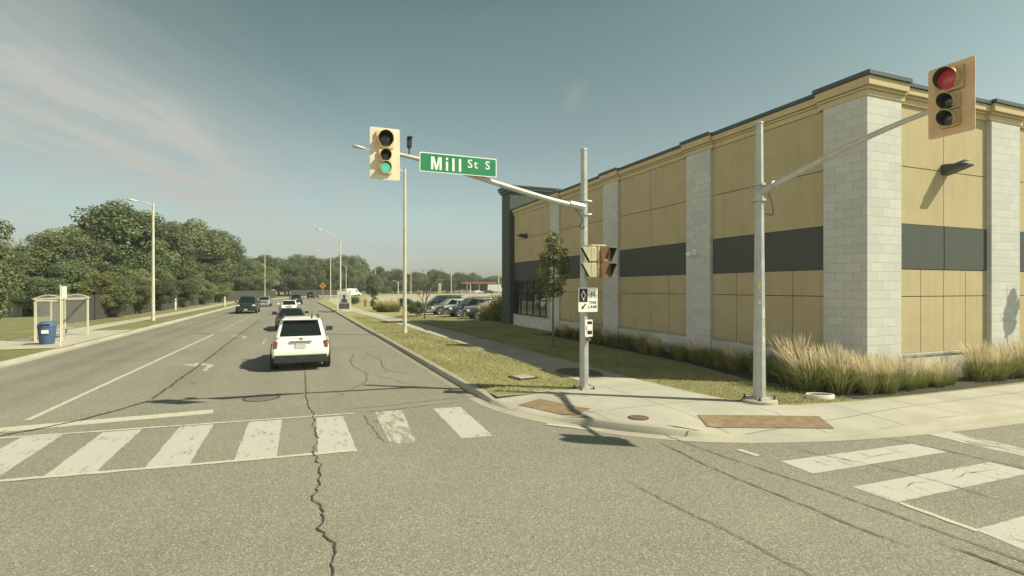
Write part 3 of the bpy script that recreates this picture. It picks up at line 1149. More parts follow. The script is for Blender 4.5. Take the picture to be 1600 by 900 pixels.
def cornice_run(b, cap, side, a, c, proud, zoff, ends=True):
    """stepped moulding: each course further out"""
    for dz0, dz1, pr in ((TOP - 0.02, TOP + 0.13, 0.0), (TOP + 0.135, TOP + 0.20, 0.045), (TOP + 0.205, TOP + 0.385 + zoff, 0.115)):
        pr += proud
        if side == 'W':
            b.box(WX - pr, WX + 0.3, a, c, dz0, dz1)
        else:
            b.box(a, c, SY - pr, SY + 0.3, dz0, dz1)
    pr = proud + 0.165
    z0 = TOP + 0.388 + zoff
    if side == 'W':
        cap.box(WX - pr, WX + 0.35, a - (0.02 if ends else 0), c + (0.02 if ends else 0), z0, z0 + 0.11)
    else:
        cap.box(a - (0.02 if ends else 0), c + (0.02 if ends else 0), SY - pr, SY + 0.35, z0, z0 + 0.11)


cb_, cc_ = MB(), MB()
# corner block of cornice (wraps both faces)
for dz0, dz1, pr in ((TOP - 0.02, TOP + 0.13, 0.0), (TOP + 0.135, TOP + 0.20, 0.045), (TOP + 0.205, TOP + 0.425, 0.115)):
    pr += 0.10
    cb_.box(WX - pr, 14.58 + 0.1, SY - pr, 10.14 + 0.15, dz0, dz1)
cc_.box(WX - 0.27, 14.72, SY - 0.27, 10.33, TOP + 0.428, TOP + 0.545)
for side, piers, end in (('W', PW, YEND), ('S', PS, XEND)):
    for i in range(len(piers)):
        p0, p1 = (0.15, 0.15) if side == 'W' else (0.10, 0.10)
        if i:
            cornice_run(cb_, cc_, side, piers[i][0] - 0.12, piers[i][1] + 0.12, 0.10, 0.04)
        a = piers[i][1] + (0.153 if i == 0 and side == 'W' else 0.103 if i == 0 else 0.123)
        c = (piers[i + 1][0] - 0.123) if i + 1 < len(piers) else end - 0.002
        cornice_run(cb_, cc_, side, a, c, 0.0, 0.0, ends=False)
bpart(cb_, 'cornice', M_CORN, bevel=0.008)
bpart(cc_, 'parapet_cap', M_CAP, bevel=0.008)

# shop window in the last bay
ya, yc = 28.0, 32.95
win = MB()
nm = 5
for k in range(nm + 1):
    y = ya + (yc - ya) * k / nm
    win.box(WX + 0.02, WX + 0.115, y - 0.035, y + 0.035, BASE, BB)
for z in (BASE + 0.04, BB - 0.05, 2.5):
    for k in range(nm):
        y0, y1 = ya + (yc - ya) * k / nm + 0.036, ya + (yc - ya) * (k + 1) / nm - 0.036
        win.box(WX + 0.025, WX + 0.115, y0, y1, z - 0.035, z + 0.035)
wo_ = bpart(win, 'window', M_FRAME)
gp = MB()
gp.box(WX + 0.06 - WX, WX + 0.075 - WX, ya + 0.02 - SY, yc - 0.02 - SY, BASE + 0.01, BB - 0.01)
gp.build('pane', M_GLASS, wo_)

# dark tower block at the far end
b = MB()
b.box(13.03, 16.6, 33.1, 34.62, 0, 9.2)
bpart(b, 'tower', M_TOWER, bevel=0.01)
b = MB()
b.box(12.93, 16.7, 33.0, 34.72, 9.2, 9.36)
b.box(12.83, 16.8, 32.9, 34.82, 9.363, 9.54)
b.box(12.78, 16.85, 32.85, 34.87, 9.543, 9.66)
bpart(b, 'tower_cornice', M_CAP, bevel=0.01)


# wall lights and camera hang on the building: things of their own
def wall_lamp(x, y, z, side, label):
    r = empty('wall_lamp', (x, y, z))
    tag(r, label, 'wall lamp', 'shoebox lamps on the building')
    M = Matrix.Identity(4) if side == 'S' else Matrix.Rotation(R_(-90), 4, 'Z')
    b = MB()
    b.box(-0.15, 0.15, -0.035, 0.0, -0.14, 0.14, M)
    b.build('bracket', M_CAP, r, bevel=0.01)
    b = MB()
    A = [(-0.19, -0.036, -0.13), (0.19, -0.036, -0.13), (0.19, -0.036, 0.15), (-0.19, -0.036, 0.15)]
    Bq = [(-0.19, -0.30, -0.06), (0.19, -0.30, -0.06), (0.19, -0.30, 0.12), (-0.19, -0.30, 0.12)]
    Cq = [(-0.16, -0.62, 0.02), (0.16, -0.62, 0.02), (0.16, -0.62, 0.07), (-0.16, -0.62, 0.07)]
    b.loft([[M @ Vector(p) for p in q] for q in (A, Bq, Cq)])
    b.build('housing', M_CAP, r, bevel=0.015)
    b = MB()
    b.box(-0.13, 0.13, -0.57, -0.33, -0.008, 0.0, M @ Matrix.Translation((0, 0, 0.052)) @ Matrix.Rotation(R_(-14), 4, 'X'))
    b.build('lens', M_HEAD, r)
    return r


wall_lamp(16.62, SY + 0.05, 5.93, 'S', 'dark shoebox wall lamp on the sunlit tan wall beside the red signal')
wall_lamp(WX + 0.05, 31.0, 6.0, 'W', 'dark shoebox wall lamp high on the shaded wall above the shop window')
r = empty('security_camera', (WX - 0.075, 15.2, 3.92))
tag(r, 'small white dome security camera on the shaded block pier', 'camera')
b = MB()
b.box(-0.05, 0, -0.08, 0.08, -0.08, 0.12)
b.tube([(-0.03, 0, 0.05), (-0.26, 0, 0.05), (-0.28, 0, 0.0)], 0.022, 8)
b.build('bracket', M_SWHITE, r)
b = MB()
b.lathe([(0.001, 0.02), (0.09, 0.01), (0.10, -0.05), (0.085, -0.10), (0.05, -0.14), (0.001, -0.155)], 14, Matrix.Translation((-0.28, 0, 0)))
b.build('dome', M_SWHITE, r, smooth=40)


# ------------------------------------------------------------------ signal poles
def signal_pole(x, y, h, r0, r1, label, arm_pts, arm_r, foot):
    r = empty('signal_pole', (x, y, 0.15))
    tag(r, label, 'signal pole')
    b = MB()
    b.tube([(0, 0, 0.08 if foot else 0.02), (0, 0, h * 0.5), (0, 0, h)], [r0, (r0 + r1) / 2, r1], 8, rot=R_(22.5))
    b.build('pole', M_GALV, r)
    b = MB()
    b.tube([(0, 0, h - 0.01), (0, 0, h + 0.03), (0, 0, h + 0.05)], [r1 * 1.15, r1 * 1.12, r1 * 0.6], 8, rot=R_(22.5))
    b.build('pole_cap', M_GALV2, r)
    if foot:
        b = MB()
        b.lathe([(0.001, 0.075), (0.34, 0.075), (0.365, 0.055), (0.37, -0.05)], 28)
        b.build('footing', M_SILL, r, smooth=40)
    b = MB()
    z0 = 0.075 if foot else 0.0
    b.box(-r0 * 1.25, r0 * 1.25, -r0 * 1.25, r0 * 1.25, z0 + 0.003, z0 + 0.03)
    b.build('base_plate', M_GALV, r)
    for sx in (-1, 1):
        for sy in (-1, 1):
            b = MB()
            b.tube([(sx * r0 * 1.5, sy * r0 * 1.5, z0), (sx * r0 * 1.5, sy * r0 * 1.5, z0 + 0.075)], 0.018, 6)
            b.tube([(sx * r0 * 1.5, sy * r0 * 1.5, z0 + 0.004), (sx * r0 * 1.5, sy * r0 * 1.5, z0 + 0.035)], 0.03, 6)
            b.build('anchor_bolt', M_BOLT, r)
    pts = cat([Vector(p) for p in arm_pts], 6)
    n = len(pts)
    b = MB()
    b.tube(pts, [arm_r * (1 - 0.5 * i / (n - 1)) for i in range(n)], 10)
    b.build('mast_arm', M_GALV2, r, smooth=50)
    b = MB()
    z = arm_pts[0][2]
    b.tube([(0, 0, z - 0.20), (0, 0, z - 0.15)], r0 * 1.02, 8, rot=R_(22.5))
    b.tube([(0, 0, z + 0.14), (0, 0, z + 0.19)], r0 * 1.02, 8, rot=R_(22.5))
    d = (Vector(arm_pts[1]) - Vector(arm_pts[0])).normalized()
    b.tube([Vector((0, 0, z)) + d * 0.02, Vector((0, 0, z)) + d * 0.42], [arm_r * 1.45, arm_r * 1.25], 8)
    for s in (-1, 1):
        b.tube([(-d.y * 0.0 - d.x * (r0 + .1), -d.y * (r0 + .1), z + s * 0.165), (-d.x * r0 * .5, -d.y * r0 * .5, z + s * 0.165)], 0.03, 6)
    b.build('arm_clamp', M_GALV, r)
    # wiring loop below the clamp
    b = MB()
    b.tube(cat([Vector((d.x * 0.25, d.y * 0.25, z - 0.05)), Vector((d.x * 0.18 + .05, d.y * .18 - 0.13, z - 0.3)), Vector((d.x * 0.22 + .04, d.y * .22 - .1, z - 0.52)), Vector((d.x * .05, -r0 - .02, z - 0.5))], 5), 0.012, 5)
    b.build('cable', M_BOLT, r, smooth=60)
    return r


LPX, LPY = 6.47, 11.39
pole_l = signal_pole(LPX, LPY, 5.93, 0.115, 0.08, 'octagonal steel signal pole whose arm carries the green street sign', [(-0.05, 0, 4.50), (-0.9, 0, 4.63), (-2.3, 0, 4.93), (-3.5, 0, 5.20), (-4.4, 0, 5.37), (-5.05, 0, 5.42)], 0.075, False)
RPX, RPY = 9.29, 8.63
pole_r = signal_pole(RPX, RPY, 6.11, 0.14, 0.08, 'octagonal steel signal pole on a round footing beside the ornamental grass', [(0, -0.05, 4.60), (0, -0.9, 4.82), (0, -2.0, 5.10), (0, -3.0, 5.28), (0, -3.85, 5.36)], 0.07, True)


M_STICK = mat('sticker_scraps', (0.62, 0.50, 0.20), 0.8, var=0.4, scale=30)
M_STICKW = mat('sticker_paper', (0.62, 0.60, 0.52), 0.8, var=0.3, scale=30)
for zz, hh, ww, mm in ((2.55, 0.16, 0.05, M_STICK), (2.2, 0.09, 0.06, M_STICKW), (1.95, 0.20, 0.045, M_STICKW), (1.62, 0.07, 0.06, M_STICK), (1.38, 0.12, 0.05, M_STICKW)):
    rad_ = (0.14 - (0.06) * zz / 6.11) * 0.924
    b = MB()
    b.box(-ww / 2, ww / 2, -rad_ - 0.003, -rad_ + 0.001, zz - hh / 2, zz + hh / 2, Matrix.Rotation(R_(-45 if zz > 2 else 0), 4, 'Z'))
    b.build('sticker', mm, pole_r)


# ------------------------------------------------------------------ vehicle signal heads
def rounded(w_, h_, r, n=4):
    P = []
    for cx, cz, a in ((w_ / 2 - r, h_ / 2 - r, 0), (-w_ / 2 + r, h_ / 2 - r, 90), (-w_ / 2 + r, -h_ / 2 + r, 180), (w_ / 2 - r, -h_ / 2 + r, 270)):
        for k in range(n + 1):
            q = R_(a + 90 * k / n)
            P.append((cx + r * math.cos(q), cz + r * math.sin(q)))
    return P


XZ = Matrix.Rotation(R_(90), 4, 'X')            # local XY -> XZ, local +Z -> -Y (towards the traffic)


def traffic_light(x, y, z, rz, label, lit, plate_m, body_m):
    r = empty('traffic_light', (x, y, z), rz)
    tag(r, label, 'traffic light', 'three lens traffic lights')
    b = MB()
    b.prism(rounded(0.62, 1.09, 0.035), -0.006, 0.006, XZ)
    b.build('backplate', plate_m, r)
    for nm, dz, rad, hw, hh in (('red', 0.295, 0.150, 0.185, 0.185), ('amber', -0.045, 0.105, 0.135, 0.13), ('green', -0.305, 0.105, 0.135, 0.13)):
        b = MB()
        b.prism(rounded(2 * hw, 2 * hh - 0.012, 0.03, 3), 0.008, 0.06, XZ @ Matrix.Translation((0, dz, 0)))
        b.prism(rounded(2 * hw - .03, 2 * hh - 0.04, 0.03, 3), -0.16, -0.007, XZ @ Matrix.Translation((0, dz, 0)))
        h = b.build('housing', body_m, r, bevel=0.008)
        L = MB()
        L.lathe([(0.0005, 0.095), (rad * 0.5, 0.089), (rad * 0.85, 0.073), (rad, 0.061)], 24, XZ @ Matrix.Translation((0, dz, 0)))
        L.build('lens', {'green': M_GREEN, 'red': M_RED}[nm] if nm == lit else M_LENS, r, smooth=60)
        V = MB()
        # tunnel visor: open underneath, longer at the top
        n = 20
        vs, fs = [], []
        for k in range(n + 1):
            q = R_(-52 + 284 * k / n)
            ln = 0.05 + 0.12 * (0.5 + 0.5 * math.sin(q))
            for rr, hz in ((rad + 0.010, 0.06), (rad + 0.012, 0.06 + ln), (rad + 0.004, 0.06 + ln), (rad + 0.002, 0.06)):
                vs.append(XZ @ Vector((rr * math.cos(q), dz + rr * math.sin(q), hz)))
        for k in range(n):
            for j in range(3):
                fs.append((k * 4 + j, k * 4 + j + 1, (k + 1) * 4 + j + 1, (k + 1) * 4 + j))
        for kk in (0, n):
            fs.append((kk * 4, kk * 4 + 1, kk * 4 + 2, kk * 4 + 3))
        V.add(vs, fs)
        vo = V.build('visor', [body_m, M_VISIN], r, smooth=60, fix=False)
        mi = []
        for k in range(n):
            mi += [0, 0, 1]
        mi += [0, 0]
        vo.data.polygons.foreach_set('material_index', mi)
    b = MB()
    b.box(-0.05, 0.05, 0.10, 0.22, -0.12, 0.16)
    b.build('bracket', M_GALV, r)
    return r


M_PLATER = mat('backplate_yellow', (0.66, 0.44, 0.25), 0.6, var=0.10, scale=5, spec=0.3)
traffic_light(1.585, 11.20, 5.475, 0.0, 'cream traffic light showing green at the end of the street sign arm', 'green', M_PLATEL, M_SIGY)
traffic_light(9.17, 4.91, 5.53, R_(-90), 'orange tan traffic light showing red in front of the building corner', 'red', M_PLATER, mat('signal_tan', (0.46, 0.34, 0.17), 0.6, var=0.1, scale=5))

# detector on the left arm
r = empty('detector', (2.13, 11.39, 5.55))
tag(r, 'small black detector standing on the arm between signal and street sign', 'sensor')
b = MB()
b.tube([(0, 0, 0), (0, 0, 0.16)], 0.018, 6)
b.build('stem', M_BOLT, r)
b = MB()
b.box(-0.045, 0.045, -0.08, 0.06, 0.16, 0.36)
b.box(-0.055, 0.055, -0.12, 0.02, 0.345, 0.385)
b.build('housing', M_SBLACK, r, bevel=0.01)

# ------------------------------------------------------------------ street name sign
r = empty('street_sign', (3.22, 11.26, 5.40))
tag(r, 'green street name sign with white lettering hung on the signal arm', 'street sign')
b = MB()
b.prism(rounded(1.78, 0.425, 0.03), -0.008, 0.0, XZ)
b.build('border', M_SWHITE, r)
b = MB()
b.prism(rounded(1.735, 0.38, 0.022), 0.0005, 0.005, XZ)
b.build('panel', M_SGREEN, r)
zb_, zt_ = -0.155, 0.130
for poly_ in ([(-.640, zb_), (-.640, zt_), (-.565, zt_), (-.520, zb_ + .10), (-.475, zt_), (-.400, zt_), (-.400, zb_), (-.452, zb_), (-.452, zb_ + .185), (-.497, zb_), (-.543, zb_), (-.588, zb_ + .185), (-.588, zb_)],
              [(-.162, zb_), (-.162, zt_), (-.108, zt_), (-.108, zb_)], [(-.010, zb_), (-.010, zt_), (.044, zt_), (.044, zb_)]):
    b = MB()
    b.prism(poly_, 0.0055, 0.008, XZ)
    b.build('letter', M_SWHITE, r)
b = MB()
b.prism([(-.308, zb_), (-.308, zb_ + .20), (-.256, zb_ + .20), (-.256, zb_)], 0.0055, 0.008, XZ)
b.build('letter', M_SWHITE, r)
b = MB()
b.prism([(-.308, zt_ - .05), (-.308, zt_), (-.256, zt_), (-.256, zt_ - .05)], 0.0055, 0.008, XZ)
b.build('letter_dot', M_SWHITE, r)
letters('St S', 0.265, M_SWHITE, r, 0.20, -0.0065, -0.045, 0.98, 0.035)
for x in (-0.6, 0.6):
    b = MB()
    b.box(x - 0.03, x + 0.03, 0.009, 0.10, -0.12, 0.16)
    b.build('bracket', M_GALV, r)


# ------------------------------------------------------------------ pedestrian heads, bike sign, push button on the left pole
def ped_signal(x, y, z, rz, label, body_m):
    r = empty('pedestrian_signal', (x, y, z), rz)
    tag(r, label, 'pedestrian signal', 'pedestrian signal heads on the pole')
    for dz, col in ((0.19, 'hand'), (-0.19, 'walk')):
        b = MB()
        b.box(-0.155, 0.155, -0.06, 0.07, dz - 0.172, dz + 0.172)
        b.build('housing', body_m, r, bevel=0.015)
        b = MB()
        b.box(-0.14, 0.14, -0.066, -0.061, dz - 0.145, dz + 0.145)
        ln = b.build('lens', M_PLENS[col], r)
        b = MB()
        y0, y1 = -0.062, -0.27
        z1, z0 = dz + 0.165, dz - 0.165
        for sx in (-1, 1):
            q, p = 0.165 * sx, 0.158 * sx
            vs = [(q, y0, z1), (q, y1, z1), (q, y0 - 0.03, z0), (q, y0, z0), (p, y0, z1), (p, y1, z1), (p, y0 - 0.03, z0), (p, y0, z0)]
            b.mi = 0
            b.add(vs, [(0, 1, 2, 3), (0, 4, 5, 1), (1, 5, 6, 2), (2, 6, 7, 3), (3, 7, 4, 0)])
            b.mi = 1
            b.add(vs, [(7, 6, 5, 4)])
        b.mi = 0
        b.box(-0.165, 0.165, y1, y0, z1 + 0.001, z1 + 0.009)
        b.mi = 1
        b.box(-0.156, 0.156, y1 + 0.004, y0, z1 - 0.004, z1 - 0.001)
        b.build('visor', [body_m, M_PVIS], r, fix=False)
        if col == 'hand':
            b = MB()
            hp = [(-0.06, -0.1), (0.05, -0.1), (0.085, 0.0), (0.07, 0.02), (0.045, -0.02), (0.045, 0.1), (0.02, 0.1), (0.018, 0.02), (0.012, 0.02), (0.008, 0.12), (-0.02, 0.12), (-0.022, 0.02), (-0.028, 0.02), (-0.034, 0.1), (-0.06, 0.095), (-0.06, 0.02), (-0.085, 0.06), (-0.1, 0.05)]
            b.prism([(p[0], p[1] + dz) for p in hp], 0.067, 0.0685, XZ)
            b.build('hand_symbol', M_PHAND, r)
    return r


M_PLENS = {'hand': mat('ped_lens_orange', (0.36, 0.12, 0.06), 0.5), 'walk': mat('ped_lens_dull', (0.13, 0.07, 0.045), 0.5)}
M_PHAND = mat('ped_hand', (0.10, 0.02, 0.01), 0.5)
M_PHOUS = mat('ped_housing', (0.50, 0.42, 0.27), 0.65, var=0.15, scale=6)
M_PVIS = mat('ped_visor', (0.03, 0.03, 0.025), 0.7)
ped_signal(LPX + 0.00, LPY - 0.42, 3.27, R_(-112), 'cream two-part pedestrian signal facing left across the main street', mat('ped_cream', (0.74, 0.64, 0.42), 0.6, var=0.1, scale=6))
ped_signal(LPX + 0.36, LPY - 0.36, 3.27, R_(22), 'two-part pedestrian signal with orange hand facing the side street', mat('ped_brown', (0.30, 0.19, 0.11), 0.65, var=0.15, scale=6))
b = MB()
b.tube([(LPX + 0.16 - LPX, -0.42, 2.78), (0.16, -0.42, 3.52)], 0.03, 8)
b.tube([(0.0, -0.02, 3.53), (0.0, -0.42, 3.53), (0.36, -0.42, 3.53)], 0.025, 8)
b.tube([(0.0, -0.02, 2.76), (0.16, -0.42, 2.76)], 0.025, 8)
b.build('signal_bracket', M_PHOUS, pole_l, smooth=50)

r = empty('bicycle_lane_sign', (LPX + 0.03, LPY - 0.145, 2.36), R_(-4))
tag(r, 'white lane sign with black diamond and bicycle on the signal pole', 'sign')
b = MB()
b.prism(rounded(0.52, 0.60, 0.03), 0.0, 0.005, XZ)
b.build('panel', M_SWHITE, r)
b = MB()
b.prism([(-0.235, 0.275), (-0.235, -0.055), (-0.015, -0.055), (-0.015, 0.275)], 0.0055, 0.008, XZ)
b.build('black_field', M_SBLACK, r)
b = MB()
di, do = [(0, 0.13), (0.065, 0), (0, -0.13), (-0.065, 0)], [(0, 0.085), (0.042, 0), (0, -0.085), (-0.042, 0)]
for k in range(4):
    k2 = (k + 1) % 4
    b.prism([(di[k][0] - 0.125, di[k][1] + 0.11), (di[k2][0] - 0.125, di[k2][1] + 0.11), (do[k2][0] - 0.125, do[k2][1] + 0.11), (do[k][0] - 0.125, do[k][1] + 0.11)], 0.0085, 0.0105, XZ)
b.build('diamond_symbol', M_SWHITE, r)
b = MB()
for cx in (0.06, 0.195):
    b.lathe([(0.047, 0.0055), (0.047, 0.008), (0.036, 0.008), (0.036, 0.0055)], 18, XZ @ Matrix.Translation((cx, 0.09, 0)))
Z = lambda x, y: XZ @ Vector((x, y, 0.0095))
for p, q in (((0.06, 0.09), (0.095, 0.165)), ((0.095, 0.165), (0.17, 0.155)), ((0.17, 0.155), (0.125, 0.09)), ((0.125, 0.09), (0.095, 0.165)), ((0.06, 0.09), (0.125, 0.09)), ((0.195, 0.09), (0.165, 0.18)), ((0.165, 0.18), (0.19, 0.185)), ((0.08, 0.18), (0.11, 0.18))):
    b.tube([Z(*p), Z(*q)], 0.006, 5)
b.build('bicycle_symbol', M_SBLACK, r)
b = MB()
a1, a2 = Vector((-0.06, -0.10)), Vector((-0.185, -0.235))
d = (a2 - a1).normalized()
n = Vector((-d.y, d.x))
tip = a2
P = [a1 + n * 0.016, a1 - n * 0.016, a2 - d * 0.07 - n * 0.016, a2 - d * 0.09 - n * 0.05, tip, a2 - d * 0.09 + n * 0.05, a2 - d * 0.07 + n * 0.016]
b.prism([(p.x, p.y) for p in P], 0.0055, 0.008, XZ)
b.build('arrow_symbol', M_SBLACK, r)
letters('THIS', 0.095, M_SBLACK, r, 0.125, -0.0065, -0.10, 0.9, 0.014, True, 0.002)
letters('LANE', 0.095, M_SBLACK, r, 0.125, -0.0065, -0.205, 0.9, 0.012, True, 0.002)


r = empty('push_button_sign', (LPX + 0.05, LPY - 0.135, 1.66), R_(-4))
tag(r, 'narrow white push button panel with black arrows below the lane sign', 'push button')
b = MB()
b.prism(rounded(0.205, 0.42, 0.015), 0.0, 0.02, XZ)
b.build('panel', M_SWHITE, r)
for z1_, z0_ in ((0.17, 0.10), (-0.06, -0.15)):
    b = MB()
    b.prism([(-0.04, z1_), (-0.04, z0_), (0.085, z0_), (0.085, z1_)], 0.0205, 0.023, XZ)
    b.build('black_field', M_SBLACK, r)
b = MB()
for zz in (0.04, 0.0, -0.04):
    b.prism([(-0.075, zz + 0.014), (-0.075, zz - 0.014), (-0.045, zz - 0.014), (-0.045, zz + 0.014)], 0.0205, 0.023, XZ)
b.build('red_mark', M_SRED, r)
b = MB()
b.lathe([(0.045, 0.0), (0.045, 0.05), (0.03, 0.055), (0.001, 0.055)], 16, XZ @ Matrix.Translation((0, -0.28, 0)))
b.build('button', M_IRON, r, smooth=40)


# ------------------------------------------------------------------ pavement ironwork
def zs_at(x, y):
    best = min(dense, key=lambda p: (p.x - x) ** 2 + (p.y - y) ** 2)
    dd = math.hypot(best.x - x, best.y - y)
    t = min(1, max(0, (dd - 0.165) / 1.15))
    hz = kerb_h(best.x, best.y) + 0.008
    return hz + (0.15 - hz) * t


def tactile(q, nu, nv, label):
    """rust-coloured plate with raised domes following the ramp"""
    b = MB()
    q = [Vector(p) for p in q]
    n1, n2 = 8, 3

    def S(u, v, up=0.0):
        p = q[0].lerp(q[1], u).lerp(q[3].lerp(q[2], u), v)
        return Vector((p.x, p.y, zs_at(p.x, p.y) + 0.010 + up))
    vs = [S(i / n1, j / n2) for j in range(n2 + 1) for i in range(n1 + 1)]
    fs = [(j * (n1 + 1) + i, j * (n1 + 1) + i + 1, (j + 1) * (n1 + 1) + i + 1, (j + 1) * (n1 + 1) + i) for j in range(n2) for i in range(n1)]
    b.add(vs, fs)
    c0 = S(0.5, 0.5)
    b.v = [(p[0] - c0.x, p[1] - c0.y, p[2] - c0.z) for p in b.v]
    o = b.build('tactile_plate', M_TACT, loc=c0, fix=False)
    for p in o.data.polygons:
        if p.normal.z < 0:
            p.flip()
    d = MB()
    for i in range(nu):
        for j in range(nv):
            u, v = (i + 0.5) / nu, (j + 0.5) / nv
            p = S(u, v) - c0
            d.lathe([(0.022, 0.0), (0.018, 0.006), (0.001, 0.009)], 6, Matrix.Translation(p))
    d.build('domes', M_TACT, o)
    tag(o, label, 'tactile plate', 'tactile plates on the corner ramps')
    return o


tactile([(4.42, 10.72), (5.05, 9.22), (5.56, 9.50), (5.0, 10.85)], 26, 9, 'small rusty tactile plate on the ramp beside the left signal pole')
tactile([(6.92, 7.62), (9.12, 6.75), (9.45, 7.32), (7.22, 8.22)], 40, 10, 'long rusty tactile plate on the ramp in front of the right signal pole')
r = empty('valve_cover', (5.98, 8.43, zs_at(5.98, 8.43) + 0.002))
tag(r, 'small round rusty cover set in the corner pavement', 'cover')
b = MB()
b.lathe([(0.17, 0.0), (0.165, 0.008), (0.14, 0.010), (0.001, 0.010)], 24)
b.build('lid', M_IRON, r)
b = MB()
b.lathe([(0.20, 0.0), (0.20, 0.006), (0.172, 0.006), (0.172, 0.0)], 24)
b.build('rim', M_BOLT, r)
r = empty('manhole_cover', (-0.95, 13.9, 0.002))
tag(r, 'dull round manhole cover in the left lane behind the crosswalk', 'manhole cover')
b = MB()
b.lathe([(0.36, 0.0), (0.36, 0.004), (0.001, 0.005)], 28)
b.build('lid', mat('manhole_iron', (0.13, 0.12, 0.095), 0.85, var=0.25, scale=12), r)
b = MB()
b.lathe([(0.42, 0.0), (0.42, 0.005), (0.37, 0.006), (0.37, 0.0)], 28)
b.build('rim', M_SEAM, r)
r = empty('handhole_cover', (5.68, 13.4, 0.15), R_(10))
tag(r, 'pale square handhole cover in the lit grass verge', 'cover')
b = MB()
b.box(-0.24, 0.24, -0.24, 0.24, 0.0, 0.045)
b.build('lid', M_SILL, r, bevel=0.01)
b = MB()
b.box(-0.31, 0.31, -0.31, -0.245, -0.02, 0.03)
b.box(-0.31, 0.31, 0.245, 0.31, -0.02, 0.03)
b.box(-0.31, -0.245, -0.243, 0.243, -0.02, 0.03)
b.box(0.245, 0.31, -0.243, 0.243, -0.02, 0.03)
b.build('collar', M_BOLT, r)
r = empty('meter_box', (10.86, 8.40, 0.15), R_(-25))
tag(r, 'oval concrete meter box with rusty lid at the edge of the grasses', 'meter box')
b = MB()
b.lathe([(0.30, -0.03), (0.30, 0.085), (0.285, 0.10), (0.25, 0.10), (0.24, 0.085)], 28, Matrix.Diagonal((1.05, 0.62, 1, 1)))
b.build('ring', concrete('box_concrete', (0.62, 0.58, 0.50)), r, smooth=40)
b = MB()
b.lathe([(0.238, 0.07), (0.22, 0.085), (0.001, 0.088)], 28, Matrix.Diagonal((1.05, 0.62, 1, 1)))
b.build('lid', M_IRON, r)


# ------------------------------------------------------------------ street lamps and poles
def street_lamp(x, y, h, arm, label, rz=0.0, group='street lamps along the road', r0=0.12, z=0.14, rise_k=0.42):
    """tapered pole with an upswept arm towards -x (before rz) and a cobra head"""
    r = empty('street_lamp', (x, y, z), rz)
    tag(r, label, 'street lamp', group)
    b = MB()
    b.tube([(0, 0, 0), (0, 0, h * 0.5), (0, 0, h)], [r0, r0 * 0.8, r0 * 0.62], 12)
    b.build('pole', M_POLE, r, smooth=50)
    b = MB()
    b.tube([(0, 0, 0), (0, 0, 0.18), (0, 0, 0.22)], [r0 * 1.12, r0 * 1.12, r0 * 1.02], 12)
    b.build('base_cover', M_POLE, r, smooth=40)
    b = MB()
    rise = arm * rise_k
    b.tube(cat([Vector((0, 0, h - 0.25)), Vector((-arm * 0.4, 0, h + rise * 0.35)), Vector((-arm * 0.8, 0, h + rise * 0.85)), Vector((-arm, 0, h + rise))], 5), 0.032, 8)
    b.tube([(0, 0, h - 0.36), (0, 0, h - 0.16)], r0 * 0.8, 10)
    b.build('arm', M_GALV2, r, smooth=50)
    b = MB()
    rings = []
    for t, wd, ht in ((-0.05, 0.04, 0.04), (0.08, 0.06, 0.06), (0.2, 0.13, 0.10), (0.45, 0.16, 0.11), (0.62, 0.11, 0.07), (0.68, 0.03, 0.02)):
        rings.append([(-arm - t, wd * math.cos(q), h + rise + 0.02 + t * 0.10 + ht * math.sin(q) * (0.55 if math.sin(q) < 0 else 1)) for q in [k * math.pi / 5 for k in range(10)]])
    b.loft(rings)
    b.build('luminaire', M_GALV2, r, smooth=50)
    return r


street_lamp(5.22, 29.24, 9.15, 2.15, 'tall street lamp with curved arm standing in the verge behind the green signal')
street_lamp(4.4, 71.3, 9.0, 2.3, 'street lamp beside the bus shelter with a poster')
street_lamp(5.0, 112, 9.0, 2.3, 'thin street lamp on the verge next to the orange warning sign')
street_lamp(11.3, 158, 9.0, 2.3, 'most distant street lamp beyond the poster shelter near the white van', R_(-20))
street_lamp(-10.8, 47.6, 9.05, 1.0, 'pale street lamp in the verge on the left side of the road', R_(12), rise_k=0.05)
street_lamp(-8.9, 141, 11.0, 1.0, 'pale street lamp in front of the distant trees at the left kerb', R_(170))


